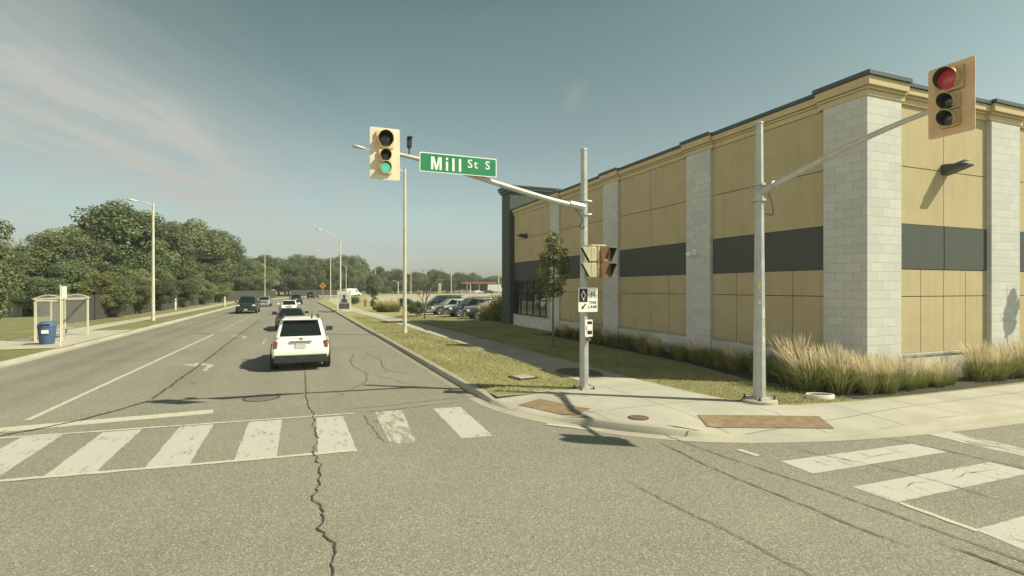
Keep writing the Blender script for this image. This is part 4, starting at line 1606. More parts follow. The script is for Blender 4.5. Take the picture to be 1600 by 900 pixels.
# ------------------------------------------------------------------ left side: shelter, bin, stop sign
def shelter(x, y, z, rz, W, L, H, label, ad):
    r = empty('bus_shelter', (x, y, z), rz)
    tag(r, label, 'bus shelter', 'bus shelters')
    for sx in (-1, 1):
        for sy in (-1, 0, 1):
            if sx == 1 and sy == 0:
                continue
            b = MB()
            b.box(sx * W / 2 - 0.04, sx * W / 2 + 0.04, sy * (L / 2) - 0.04, sy * (L / 2) + 0.04, 0, H)
            b.build('post', M_SHELT, r)
    b = MB()
    n = 8
    prof = [(-W / 2 - 0.1 + (W + 0.2) * k / n, H + 0.02 + 0.19 * math.sin(math.pi * k / n)) for k in range(n + 1)]
    for yy in (-L / 2, L / 2):
        b.tube([(p[0], yy, p[1]) for p in prof], 0.035, 6)
        b.box(-W / 2, W / 2, yy - 0.035, yy + 0.035, H - 0.08, H - 0.005)
    for sx in (-1, 1):
        b.box(sx * W / 2 - 0.05, sx * W / 2 + 0.05, -L / 2 - 0.1, L / 2 + 0.1, H - 0.002, H + 0.07)
    b.build('roof_frame', M_SHELT, r)
    b = MB()
    b.loft([[(p[0], -L / 2 - 0.1, p[1] + 0.03) for p in prof] + [(p[0], -L / 2 - 0.1, p[1] + 0.045) for p in reversed(prof)], [(p[0], L / 2 + 0.1, p[1] + 0.03) for p in prof] + [(p[0], L / 2 + 0.1, p[1] + 0.045) for p in reversed(prof)]])
    b.build('roof', glass_mat('roof_glass', (0.30, 0.31, 0.26), 0.3, 0.82) if 'roof_glass' not in MATS else MATS['roof_glass'], r)
    for (x0, x1, y0, y1) in ((-W / 2 - 0.006, -W / 2 + 0.006, -L / 2 + 0.06, -0.06), (-W / 2 - 0.006, -W / 2 + 0.006, 0.06, L / 2 - 0.06), (-W / 2 + 0.06, W / 2 - 0.06, -L / 2 - 0.006, -L / 2 + 0.006), (-W / 2 + 0.06, W / 2 - 0.06, L / 2 - 0.006, L / 2 + 0.006)):
        if ad and y1 < -L / 2 + 0.01:
            continue
        b = MB()
        b.box(x0, x1, y0, y1, 0.2, H - 0.1)
        b.build('glass_panel', M_PANE, r)
    b = MB()
    b.box(-W / 2 + 0.12, -W / 2 + 0.5, -L / 2 + 0.5, L / 2 - 0.5, 0.42, 0.46)
    for yy in (-L / 2 + 0.7, L / 2 - 0.7):
        b.box(-W / 2 + 0.25, -W / 2 + 0.32, yy - 0.03, yy + 0.03, 0, 0.42)
    b.build('bench', M_GALV, r)
    if ad:
        b = MB()
        b.box(-W / 2 + 0.05, W / 2 - 0.05, -L / 2 - 0.05, -L / 2 + 0.08, 0.12, H - 0.09)
        o = b.build('poster_case', M_SHELT, r)
        b = MB()
        b.box(-W / 2 + 0.13, W / 2 - 0.13, -L / 2 - 0.06, -L / 2 - 0.052, 0.22, H - 0.2)
        p = b.build('poster', mat('poster_paper', (0.42, 0.44, 0.40), 0.4, var=0.15, scale=2), o)
        b = MB()
        zc_ = H * 0.62
        b.lathe([(0.17, 0.0), (0.17, 0.004), (0.001, 0.004)], 14, Matrix.Translation((0, -L / 2 - 0.061, zc_ + 0.28)) @ XZ)
        b.prism([(-0.36, zc_ - 0.42), (0.36, zc_ - 0.42), (0.24, zc_ - 0.02), (0.0, zc_ + 0.14), (-0.24, zc_ - 0.02)], 0.0, 0.004, Matrix.Translation((0, -L / 2 - 0.061, 0)) @ XZ)
        b.box(-W / 2 + 0.14, W / 2 - 0.14, -L / 2 - 0.0655, -L / 2 - 0.0605, 0.24, 0.85)
        b.build('poster_shapes', mat('poster_ink', (0.06, 0.065, 0.06), 0.4, var=0.5, scale=5), o)
    return r


shelter(-11.2, 32.6, 0.148, R_(1), 0.98, 3.4, 1.95, 'glass bus shelter with pale arched frame on the left pavement', False)
shelter(4.15, 60.7, 0.148, R_(-4), 1.35, 2.8, 2.15, 'small bus shelter with a grey poster on the right verge', True)
r = empty('litter_bin', (-10.65, 29.3, 0.148), R_(8))
r.scale = (0.74, 0.74, 0.80)
tag(r, 'blue litter bin at the near end of the left bus shelter', 'litter bin')
b = MB()
b.tube([(0, 0, 0.0), (0, 0, 0.06), (0, 0, 0.92), (0, 0, 0.96)], [0.33, 0.36, 0.45, 0.45], 16)
b.build('body', M_BLUE, r, smooth=40)
b = MB()
b.tube([(0, 0, 0.965), (0, 0, 1.05), (0, 0, 1.22), (0, 0, 1.27)], [0.47, 0.47, 0.34, 0.2], 16)
b.build('lid', M_BLUE, r, smooth=40)
b = MB()
b.box(-0.16, 0.16, -0.47, -0.42, 0.62, 0.80)
b.build('sticker', M_SWHITE, r)
b = MB()
b.box(-0.2, 0.2, -0.47, -0.36, 1.04, 1.13)
b.build('opening', M_SBLACK, r)
r = empty('bus_stop_sign', (-9.72, 28.0, 0.13))
tag(r, 'slim pole with a white bus stop plate beside the blue bin', 'bus stop sign')
b = MB()
b.tube([(0, 0, 0), (0, 0, 2.66)], 0.024, 8)
b.build('pole', M_SHELT, r)
b = MB()
b.box(0.04, 0.22, -0.008, 0.008, 2.08, 2.6)
b.build('plate', M_SWHITE, r)


# ------------------------------------------------------------------ warning sign
r = empty('warning_sign', (3.75, 119, 0.14), R_(-18))
tag(r, 'orange diamond warning sign at the bend of the road', 'warning sign')
b = MB()
b.box(-0.05, 0.05, -0.05, 0.05, 0, 3.4)
b.build('post', M_FENCEL, r)
b = MB()
b.prism([(0, 0.72), (0.72, 0), (0, -0.72), (-0.72, 0)], 0.055, 0.065, XZ @ Matrix.Translation((0, 3.0, 0)))
b.build('panel', M_ORANGE, r)
b = MB()
b.prism([(-0.1, -0.35), (0.1, -0.35), (0.1, 0.1), (0.22, 0.1), (0, 0.4), (-0.22, 0.1), (-0.1, 0.1)], 0.066, 0.069, XZ @ Matrix.Translation((0, 3.0, 0)))
b.build('symbol', M_SBLACK, r)


# ------------------------------------------------------------------ vehicles
def make_car(name, label, category, loc, heading, paint_m, L=4.6, W=1.8, H=1.65, belt=1.0, hood=0.95, style='suv', clad=False, rails=False, group=None, rear_dark=False):
    """forward is local +y; built part by part"""
    r = empty(name, loc, heading)
    tag(r, label, category, group)
    g = 0.0
    rw = 0.36 if style in ('suv', 'pickup', 'van') else 0.32
    zb = 0.30 if style in ('suv', 'pickup', 'van') else 0.22
    h2 = L / 2
    if style == 'sedan':
        st = [(-0.5, .42, belt - .16, .80), (-0.485, .32, belt - .06, .90), (-0.45, zb, belt - .01, .965), (-0.3, zb, belt, 1), (0.0, zb, belt, 1), (0.2, zb, belt - .03, 1), (0.3, zb, hood, .985), (0.42, zb, hood - .08, .95), (0.475, .28, hood - .16, .88), (0.5, .36, hood - .26, .74)]
        gr0, gr1, gf1, gf0 = -0.40, -0.20, 0.06, 0.24
    elif style == 'van':
        st = [(-0.5, .40, belt - .02, .93), (-0.49, .34, belt, .97), (-0.45, zb, belt, 1), (0, zb, belt, 1), (0.3, zb, belt, 1), (0.36, zb, belt - .04, 1), (0.45, zb, hood, .95), (0.485, .32, hood - .12, .88), (0.5, .38, hood - .25, .76)]
        gr0, gr1, gf1, gf0 = -0.495, -0.485, 0.20, 0.36
    elif style == 'pickup':
        st = [(-0.5, .45, belt, .95), (-0.49, .42, belt, .97), (-0.2, zb, belt, 1), (0.0, zb, belt, 1), (0.2, zb, belt, 1), (0.26, zb, hood + .02, .99), (0.43, zb, hood, .97), (0.48, .38, hood - .08, .93), (0.5, .42, hood - .2, .86)]
        gr0, gr1, gf1, gf0 = -0.12, -0.10, 0.13, 0.24
    else:
        st = [(-0.5, .50, belt - .34, .84), (-0.496, .44, belt - .14, .90), (-0.478, .36, belt - .03, .945), (-0.455, .33, belt - .005, .965), (-0.42, zb, belt, .985), (-0.3, zb, belt, 1), (0.0, zb, belt, 1), (0.2, zb, belt - .02, 1), (0.29, zb, hood, .985), (0.42, zb, hood - .07, .95), (0.475, .32, hood - .18, .88), (0.5, .40, hood - .30, .76)]
        gr0, gr1, gf1, gf0 = -0.475, -0.375, 0.08, 0.27
    tu = 0.055 if style == 'suv' else 0.0          # shoulders drawn in towards the glass
    rings = []
    for t, z0, z1, wk in st:
        y = t * L
        hw = W / 2 * wk
        dz = z1 - z0
        half = [(hw * 0.80, z0), (hw * 0.955, z0 + 0.06), (hw * 0.985, z0 + dz * 0.30), (hw, z0 + dz * 0.55), (hw * (0.985 - tu * 0.6), z0 + dz * 0.78), (hw * (0.935 - tu), z1 - 0.035), (hw * (0.86 - tu), z1), (hw * 0.45, z1 + 0.018)]
        rings.append([(x, y, z) for x, z in half] + [(-x, y, z) for x, z in reversed(half)])
    b = MB()
    b.loft(rings)
    bo = b.build('body', paint_m, r, smooth=60)
    sm = bo.modifiers.new('rounding', 'SUBSURF')
    sm.levels = sm.render_levels = 2
    # cabin
    wb, wr = W / 2 * (0.86 if style == 'suv' else 0.925), W / 2 * (0.68 if style != 'van' else 0.84)
    zb0, zt = belt - 0.02, H
    c = [(-wb, gr0 * L, zb0), (wb, gr0 * L, zb0), (wb, gf0 * L, zb0), (-wb, gf0 * L, zb0), (-wr, gr1 * L, zt - 0.02), (wr, gr1 * L, zt - 0.02), (wr * 0.97, gf1 * L, zt - 0.03), (-wr * 0.97, gf1 * L, zt - 0.03)]
    b = MB()
    ym = (gr1 + gf1) / 2 * L
    c += [(-wr, ym, zt), (wr, ym, zt)]
    b.add(c, [(0, 3, 2, 1), (0, 1, 5, 4), (1, 2, 6, 9, 5), (2, 3, 7, 6), (3, 0, 4, 8, 7), (4, 5, 9, 8), (8, 9, 6, 7)])
    b.build('cabin', paint_m, r, smooth=60, bevel=0.11, seg=5)

    def quad(a, b_, c_, d_, u0, u1, v0, v1, name_, m, off=0.007):
        """pane on the face a-b-c-d (a,b bottom; d,c top)"""
        a, b_, c_, d_ = map(Vector, (a, b_, c_, d_))
        nrm = (b_ - a).cross(d_ - a).normalized()

        def S(u, v):
            return a.lerp(b_, u).lerp(d_.lerp(c_, u), v)
        pts = [S(u0, v0), S(u1, v0), S(u1, v1), S(u0, v1)]
        mb = MB()
        cen = sum(pts, Vector()) / 4
        if nrm.dot(cen - Vector((0, (gr0 + gf0) / 2 * L, 1.0))) < 0:
            nrm = -nrm
        mb.add([p - nrm * 0.03 for p in pts] + [p + nrm * off for p in pts], [(3, 2, 1, 0), (4, 5, 6, 7), (0, 1, 5, 4), (1, 2, 6, 5), (2, 3, 7, 6), (3, 0, 4, 7)])
        return mb.build(name_, m, r, bevel=0.004)
    quad(c[3], c[2], c[6], c[7], 0.08, 0.92, 0.09, 0.93, 'windshield', M_CGLASS)
    if style != 'van':
        quad(c[0], c[1], c[5], c[4], 0.08, 0.92, 0.14, 0.90, 'rear_window', M_CGLASS)
    spans = {'sedan': [(0.22, 0.49), (0.52, 0.83)], 'suv': [(0.09, 0.27), (0.29, 0.54), (0.57, 0.86)], 'minivan': [(0.06, 0.30), (0.33, 0.58), (0.61, 0.87)], 'van': [(0.72, 0.93)], 'pickup': [(0.12, 0.45), (0.5, 0.85)]}[style if style in ('sedan', 'van', 'pickup') else 'suv']
    for sgn in (1, -1):
        for u0, u1 in spans:
            if sgn == 1:
                quad(c[1], c[2], c[6], c[5], u0, u1, 0.16, 0.87, 'side_window', M_CGLASS)
            else:
                quad(c[0], c[3], c[7], c[4], u0, u1, 0.16, 0.87, 'side_window', M_CGLASS)
    # wheels
    for sy in (-0.30, 0.31):
        for sx in (-1, 1):
            Mw = Matrix.Translation((sx * (W / 2 - 0.10), sy * L, rw)) @ Matrix.Rotation(R_(90) * sx, 4, 'Y')
            a = MB()
            Ma = Matrix.Translation((sx * (W / 2 - 0.10), sy * L, rw + 0.02)) @ Matrix.Rotation(R_(90) * sx, 4, 'Y')
            a.lathe([(rw + 0.075, -0.1), (rw + 0.075, 0.103), (rw + 0.04, 0.106), (0.001, 0.106)], 22, Ma)
            a.build('wheel_arch', M_BLKPL, r)
            b = MB()
            b.lathe([(rw * 0.62, 0.115), (rw * 0.9, 0.122), (rw * 0.985, 0.10), (rw, 0.06), (rw, -0.08), (rw * 0.97, -0.11), (rw * 0.6, -0.11)], 26, Mw)
            wobj = b.build('wheel', M_TYRE, r, smooth=40)
            b = MB()
            b.lathe([(rw * 0.64, 0.117), (rw * 0.60, 0.123), (rw * 0.56, 0.112)], 26, Mw)
            for k in range(5):
                q = 2 * math.pi * k / 5
                b.box(0.02, rw * 0.6, -0.035, 0.035, 0.106, 0.119, Mw @ Matrix.Rotation(q, 4, 'Z'))
            b.lathe([(rw * 0.2, 0.106), (rw * 0.18, 0.124), (0.001, 0.126)], 14, Mw)
            b.build('rim', M_RIM, wobj, smooth=40)
    # bumpers, lamps, plates
    rear = -h2
    lowcol = M_BLKPL if clad else paint_m
    b = MB()
    b.box(-W * 0.44, W * 0.44, rear - 0.03, rear + 0.16, 0.26 if clad else 0.36, 0.50 if clad else 0.58)
    b.build('rear_bumper', lowcol, r, bevel=0.04, seg=3)
    if clad:
        b = MB()
        b.box(-W * 0.452, W * 0.452, rear - 0.055, rear + 0.2, 0.505, 0.70)
        b.build('bumper_step', paint_m, r, bevel=0.045, seg=3)
    b = MB()
    b.box(-W * 0.42, W * 0.42, h2 - 0.14, h2 + 0.03, 0.28, 0.52)
    b.build('front_bumper', lowcol if clad or style == 'pickup' else paint_m, r, bevel=0.04, seg=3)
    b = MB()
    b.box(-W * 0.27, W * 0.27, h2 - 0.10, h2 + 0.022, hood - 0.32 if style != 'sedan' else hood - .30, hood - 0.16)
    b.build('grille', M_BLKPL, r, bevel=0.01)
    for sx in (-1, 1):
        b = MB()
        if style == 'suv':
            b.box(sx * W * 0.450 - 0.13 * (sx > 0) - 0.004, sx * W * 0.450 + 0.13 * (sx < 0) + 0.004, rear + 0.008, rear + 0.28, belt - 0.32, belt - 0.06)
        else:
            b.box(sx * W * 0.46 - 0.20 * (sx > 0), sx * W * 0.46 + 0.20 * (sx < 0), rear - 0.012, rear + 0.16, belt - 0.30, belt - 0.13)
        b.build('taillight', M_TAIL, r, bevel=0.04, seg=3)
        b = MB()
        b.box(sx * W * 0.44 - 0.30 * (sx > 0), sx * W * 0.44 + 0.30 * (sx < 0), h2 - 0.24, h2 - 0.005, hood - 0.30, hood - 0.15)
        b.build('headlight', M_HEAD, r, bevel=0.03)
        b = MB()
        b.box(sx * W / 2 * 0.97 - 0.02, sx * W / 2 * 0.97 + sx * 0.02 + 0.02, gf0 * L * 0.72 - 0.03, gf0 * L * 0.72 + 0.03, belt + 0.0, belt + 0.05)
        x0, x1 = sorted((sx * (W / 2 - 0.02), sx * (W / 2 + 0.22)))
        b.box(x0, x1, gf0 * L * 0.72 - 0.05, gf0 * L * 0.72 + 0.06, belt + 0.02, belt + 0.17)
        b.build('mirror', M_BLKPL if rear_dark or clad else paint_m, r, bevel=0.02)
        for yy in (-0.02, -0.20):
            if style == 'van' and yy < -.1:
                continue
            b = MB()
            b.box(sx * W / 2 * 0.985 - 0.012, sx * W / 2 * 0.985 + 0.012, yy * L, yy * L + 0.18, belt - 0.16, belt - 0.13)
            b.build('door_handle', paint_m, r)
        if clad:
            b = MB()
            b.box(sx * W / 2 * 0.99 - 0.03, sx * W / 2 * 0.99 + 0.012, -0.22 * L, 0.23 * L, 0.28, 0.42)
            b.build('sill_trim', M_BLKPL, r, bevel=0.01)
    pz = 0.62 if style == 'sedan' else 0.78
    b = MB()
    if style == 'suv':
        b.box(-0.155, 0.155, rear - 0.022, rear + 0.05, 0.735, 0.885)
    else:
        b.box(-0.155, 0.155, rear - 0.045, rear + 0.0, pz - 0.07, pz + 0.07)
    b.build('licence_plate', mat('plate', (0.55, 0.56, 0.53), 0.5), r)
    b = MB()
    b.box(-0.155, 0.155, h2 + 0.028, h2 + 0.036, 0.36, 0.48)
    b.build('licence_plate', mat('plate', (0.55, 0.56, 0.53), 0.5), r)
    if style == 'suv':
        b = MB()
        b.box(-wr * 0.93, wr * 0.93, gr1 * L - 0.20, gr1 * L + 0.10, H - 0.055, H - 0.018)
        b.build('spoiler', paint_m, r, bevel=0.015)
        b = MB()
        b.box(-0.33, 0.33, rear - 0.028, rear + 0.06, belt - 0.10, belt - 0.06)
        b.build('tailgate_trim', M_CHROME, r, bevel=0.008)
        b = MB()
        b.lathe([(0.055, 0), (0.055, 0.012), (0.001, 0.014)], 14, Matrix.Translation((0, rear - 0.012, belt - 0.0)) @ XZ @ Matrix.Diagonal((1.3, 0.8, 1, 1)))
        b.build('badge', M_CHROME, r)
        b = MB()
        b.tube([(0, gr1 * L - 0.06, belt + 0.10), (0.28, gr1 * L - 0.12, belt + 0.075)], 0.012, 5)
        b.build('wiper', M_BLKPL, r)
    if rails:
        for sx in (-1, 1):
            b = MB()
            xx = sx * wr * 0.9
            b.tube([(xx, gr1 * L + 0.15, H - 0.02), (xx, gr1 * L + 0.25, H + 0.055), (xx, gf1 * L - 0.3, H + 0.05), (xx, gf1 * L - 0.2, H - 0.03)], 0.02, 6)
            b.build('roof_rail', M_BLKPL, r)
        b = MB()
        b.tube([(wr * 0.55, gr1 * L + 0.12, H - 0.02), (wr * 0.55, gr1 * L - 0.06, H + 0.16)], [0.03, 0.012], 6)
        b.build('antenna', M_BLKPL, r)
    if style == 'pickup':
        b = MB()
        b.box(-W * 0.40, W * 0.40, -0.47 * L, -0.15 * L, belt + 0.019, belt + 0.03)
        b.build('bed_cover', M_BLKPL, r)
    return r


def car_paint(name, col, metal=0.0, rough=0.35):
    return mat(name, col, rough, metal, var=0.03, scale=2, coat=0.6)


P_WHITE = car_paint('paint_white', (0.78, 0.77, 0.72))
P_NAVY = car_paint('paint_navy', (0.018, 0.024, 0.032))
P_GREEN = car_paint('paint_green', (0.010, 0.026, 0.020))
P_SILVER = car_paint('paint_silver', (0.42, 0.43, 0.42), 0.5)
P_GREY = car_paint('paint_grey', (0.065, 0.075, 0.08), 0.4)
P_DARK = car_paint('paint_dark', (0.025, 0.03, 0.03))
P_MINT = car_paint('paint_slate', (0.028, 0.042, 0.044), 0.3)

make_car('suv', 'white suv seen from behind with black lower bumper, waiting nearest in the lane', 'car', (-0.10, 20.2, 0), R_(0.2), P_WHITE, 4.5, 1.80, 1.66, 1.03, 0.98, 'suv', clad=True, rails=True, rear_dark=True)
make_car('sedan', 'dark navy sedan driving directly ahead of the nearest white suv', 'car', (-0.80, 37.2, 0), R_(2), P_NAVY, 4.6, 1.80, 1.36, 0.92, 0.88, 'sedan', rear_dark=True)
make_car('hatchback', 'white car with large rear window ahead of the dark navy sedan', 'car', (-1.45, 58.6, 0), R_(2), P_WHITE, 4.4, 1.78, 1.42, 0.92, 0.88, 'suv')
make_car('suv', 'black suv in the queue farthest ahead, before the bend', 'car', (-1.15, 92.5, 0), R_(0), P_DARK, 4.6, 1.85, 1.60, 1.0, 0.95, 'suv')
make_car('pickup_truck', 'dark green pickup coming towards the crossing', 'pickup', (-5.55, 62.5, 0), R_(180), P_GREEN, 5.3, 1.98, 1.80, 1.12, 1.08, 'pickup')
make_car('sedan', 'silver sedan following behind the dark green pickup', 'car', (-5.3, 83.5, 0), R_(180), P_SILVER, 4.6, 1.8, 1.42, 0.92, 0.88, 'sedan')
make_car('suv', 'dark car small beside the orange warning sign on the bend', 'car', (2.2, 143, 0), R_(-20), P_DARK, 4.6, 1.85, 1.6, 1.0, 0.95, 'suv')
vx, vy = at(551, 172)
make_car('van', 'tall white van on the distant bend behind the poster shelter', 'van', (vx, vy, 0.0), R_(-62), P_WHITE, 5.6, 2.0, 2.45, 1.15, 1.05, 'van')
# car park
def park(px, d, hd, **kw):
    x, y = at(px, d)
    return dict(loc=(x, y, 0.155), heading=R_(hd))


def P2(px, d, hd):
    x, y = at(px, d)
    return (x, y, 0.155), R_(hd)


l, h = P2(737, 46.0, 92)
make_car('suv', 'grey suv with silver wheels parked nearest the bare tree end of the row', 'car', l, h, P_GREY, 4.55, 1.82, 1.66, 1.0, 0.96, 'suv', rails=True)
l, h = P2(706, 49.5, 88)
make_car('hatchback', 'silver hatchback parked between the grey suv and the dark minivan', 'car', l, h, P_SILVER, 4.2, 1.75, 1.50, 0.92, 0.88, 'suv')
l, h = P2(690, 53.5, 90)
make_car('minivan', 'dark slate minivan parked behind the silver hatchback', 'car', l, h, P_MINT, 5.1, 1.95, 1.78, 1.02, 0.96, 'suv')
l, h = P2(768, 43.2, 86)
make_car('sedan', 'dark grey low car half hidden by dry grasses beside the dark tower', 'car', l, h, P_GREY, 4.5, 1.8, 1.46, 0.94, 0.9, 'sedan')
l, h = P2(627, 62, 60)
make_car('sedan', 'small dark blue car alone in the lot just behind the tall lamp', 'car', l, h, P_NAVY, 3.6, 1.6, 1.3, 0.85, 0.8, 'sedan')
l, h = P2(745, 245, 80)
make_car('sedan', 'distant white car under the red canopy', 'car', (l[0], l[1], 0.15), h, P_WHITE, 4.6, 1.8, 1.45, 0.94, 0.9, 'sedan')
l, h = P2(764, 240, 80)
make_car('sedan', 'distant dark car to the right of the red canopy', 'car', (l[0], l[1], 0.15), h, P_DARK, 4.8, 1.8, 1.45, 0.94, 0.9, 'sedan')


# ------------------------------------------------------------------ vegetation
def leaf_mesh(name, pos, nrm, size, val, m, seed, aspect=0.6):
    """many leaf-sized quads from arrays"""
    g = np.random.default_rng(seed)
    n = len(pos)
    t = g.normal(size=(n, 3))
    t -= nrm * (t * nrm).sum(1)[:, None]
    t /= np.linalg.norm(t, axis=1)[:, None] + 1e-9
    bt = np.cross(nrm, t)
    s = size[:, None]
    fold = nrm * s * 0.18
    V = np.stack([pos - t * s, pos + bt * s * aspect + fold, pos + t * s, pos - bt * s * aspect + fold], 1).reshape(-1, 3)
    me = bpy.data.meshes.new(name)
    me.vertices.add(4 * n)
    me.vertices.foreach_set('co', V.astype(np.float32).ravel())
    me.loops.add(4 * n)
    me.loops.foreach_set('vertex_index', np.arange(4 * n, dtype=np.int32))
    me.polygons.add(n)
    me.polygons.foreach_set('loop_start', np.arange(0, 4 * n, 4, dtype=np.int32))
    a = me.attributes.new('v', 'FLOAT', 'POINT')
    a.data.foreach_set('value', np.repeat(val, 4).astype(np.float32))
    me.materials.append(m)
    me.update()
    me.validate()
    return me


def crown_mesh(name, R, z0, z1, nclump, nleaf, lsize, m, seed, shape='dome', crad=(0.2, 0.36), brown=0.0):
    g = np.random.default_rng(seed)
    P, Nn, S, Vv = [], [], [], []
    zc_, hz = (z0 + z1) / 2, (z1 - z0) / 2
    for i in range(nclump):
        d = g.normal(size=3)
        d /= np.linalg.norm(d)
        rad = g.uniform(0.45, 1.0) ** 0.6
        cr = R * g.uniform(*crad)
        c = d * rad * np.array([R - cr * 0.6, R - cr * 0.6, hz - cr * 0.5])
        if shape == 'column':
            t = (c[2] + hz) / (2 * hz)
            k = 0.55 + 0.6 * math.sin(math.pi * min(1, t * 0.9 + 0.12))
            c[:2] *= k * (1.0 if t < 0.6 else 1 - (t - 0.6) * 1.6)
            cr *= 1.0 if t < 0.7 else 0.7
        elif shape == 'dome' and c[2] < 0:
            c[2] *= 0.95
            c[:2] *= 1.05
        c[2] += zc_
        n = max(8, int(nleaf * (cr / (R * 0.28)) ** 2 * g.uniform(0.7, 1.2)))
        dd = g.normal(size=(n, 3))
        dd /= np.linalg.norm(dd, axis=1)[:, None]
        rr = g.uniform(0.35, 1.05, size=(n, 1)) ** 0.5
        p = c + dd * rr * cr * np.array([1, 1, 0.78])
        nn = dd + g.normal(size=(n, 3)) * 0.55 + np.array([0, 0, 0.35])
        nn /= np.linalg.norm(nn, axis=1)[:, None]
        tone = g.uniform(0.1, 0.85)
        P.append(p)
        Nn.append(nn)
        S.append(lsize * g.uniform(0.6, 1.3, size=n))
        Vv.append(np.clip(tone + g.normal(size=n) * 0.16, 0, 1))
    return leaf_mesh(name, np.concatenate(P), np.concatenate(Nn), np.concatenate(S), np.concatenate(Vv), m, seed + 1)


def trunk_mb(h, r0, seed, limbs=6, spread=2.2):
    rn = random.Random(seed)
    b = MB()
    pts = [Vector((0, 0, -0.1)), Vector((rn.uniform(-.1, .1), rn.uniform(-.1, .1), h * 0.3)), Vector((rn.uniform(-.25, .25), rn.uniform(-.25, .25), h * 0.65)), Vector((rn.uniform(-.4, .4), rn.uniform(-.4, .4), h))]
    b.tube(cat(pts, 4), [r0 * (1.25 if i == 0 else 1) * (1 - 0.8 * i / 12) for i in range(13)], 8)
    for k in range(limbs):
        t = rn.uniform(0.25, 0.8)
        p = pts[1].lerp(pts[3], t)
        q = rn.uniform(0, 6.28)
        e = p + Vector((math.cos(q) * spread, math.sin(q) * spread, rn.uniform(0.5, 1.4) * spread * 0.6))
        b.tube([p, p.lerp(e, 0.5) + Vector((0, 0, 0.15 * spread)), e], [r0 * 0.45, r0 * 0.28, r0 * 0.08], 6)
    return b


PROTO = []


def tree_proto(R, z0, z1, ncl, nlf, ls, m, seed, bark=M_BARK, r0=0.22):
    cm = crown_mesh('crown', R, z0, z1, ncl, nlf, ls, m, seed)
    tb = trunk_mb(z1 * 0.72, r0, seed, 7, R * 0.55)
    o = tb.build('trunk', bark, smooth=60)
    tm = o.data
    bpy.data.objects.remove(o)
    return (cm, tm, R, z1)


# nominal trees 12 m high, crowns down to about 2 m
P_A = tree_proto(4.4, 0.8, 12, 95, 270, 0.15, M_LEAF, 11)
P_B = tree_proto(4.4, 1.0, 12, 95, 280, 0.15, M_LEAFD, 23)
P_C = tree_proto(4.4, 0.5, 12, 105, 260, 0.15, M_LEAF, 37)
P_D = tree_proto(4.4, 0.8, 12, 95, 270, 0.15, M_LEAFD, 51)
P_Y = tree_proto(4.4, 1.0, 12, 80, 240, 0.15, M_LEAFY, 61)
P_R = tree_proto(4.4, 1.6, 12, 75, 240, 0.15, M_LEAFB, 71)


def tree(name, proto, x, y, H, W, rz, label, group=None, z=0.1):
    cm, tm, R, z1 = proto
    r = empty(name, (x, y, z), rz)
    r.scale = (W / (2 * R), W / (2 * R), H / z1)
    tag(r, label, 'tree', group)
    for nm, me in (('trunk', tm), ('crown', cm)):
        o = bpy.data.objects.new(nm, me)
        COL.objects.link(o)
        o.parent = r
    return r


def H_for(x, y, top):
    return CAM_H + (450 - top) / 815 * depth(x, y)


rn = random.Random(3)
for x, px, top, W, pr, lab in (
        (-20.0, 192, 316, 12.0, P_B, 'largest dark rounded tree behind the fence left of the pale street lamp'),
        (-18.5, 252, 346, 8.5, P_A, 'green tree just behind the pale street lamp on the left'),
        (-18.3, 300, 340, 14.0, P_C, 'tall broad tree right of the pale street lamp'),
        (-17.4, 338, 352, 12.0, P_D, 'tree whose rounded crown steps down to the distant tree row'),
        (-23.0, 92, 352, 7.5, P_A, 'pale green tree rising behind the left house roofs'),
        (-21.0, 138, 368, 8.5, P_D, 'mid green tree between the left house and the largest dark tree'),
        (-25.0, 45, 386, 8.5, P_B, 'dark low tree behind the left bus shelter'),
        (-26.0, 2, 392, 9.0, P_C, 'low tree behind the pale board fence at the frame edge'),
        (-13.6, -70, 318, 4.4, P_A, 'tree reaching into the left edge of the picture')):
    X, Y = on_x(x, px)
    tree('broadleaf_tree', pr, X, Y, H_for(X, Y, top), W, rn.uniform(0, 6), lab)
X, Y = at(160, 44)
tree('young_tree', P_Y, X, Y, 4.0, 3.6, 1.0, 'small bright yellow green tree right of the left bus shelter')
X, Y = on_x(-22.5, 160)
tree('reddish_tree', P_R, X, Y, H_for(X, Y, 328), 6.0, 1.7, 'brown tinged tree at the left flank of the largest dark tree')
# infill behind the fence: low trees and shrubs seen as one green band
for px, dx in ((20, -28), (60, -22), (110, -21), (150, -26), (205, -17.5), (232, -16.8), (275, -16.6), (300, -17.2), (330, -16.5), (352, -16.0), (360, -19)):
    X, Y = on_x(dx, px)
    d = depth(X, Y)
    tree('understory_tree', rn.choice((P_A, P_B, P_C, P_D)), X, Y, H_for(X, Y, 405 if px > 100 else 425) * rn.uniform(.85, 1.05), min(9, d * 0.1), rn.uniform(0, 6), 'low bushy tree filling the band above the left fence', 'low trees along the left fence')
for px, dx, top in ((180, -15.0, 432), (214, -15.1, 430), (246, -15.0, 436), (282, -14.9, 436), (312, -14.8, 438), (337, -14.6, 440)):
    X, Y = on_x(dx, px)
    d = depth(X, Y)
    tree('understory_tree', rn.choice((P_B, P_D, P_A)), X, Y, H_for(X, Y, top), d * 0.062, rn.uniform(0, 6), 'bushy low tree leaning over the left board fence', 'bushes over the left fence')
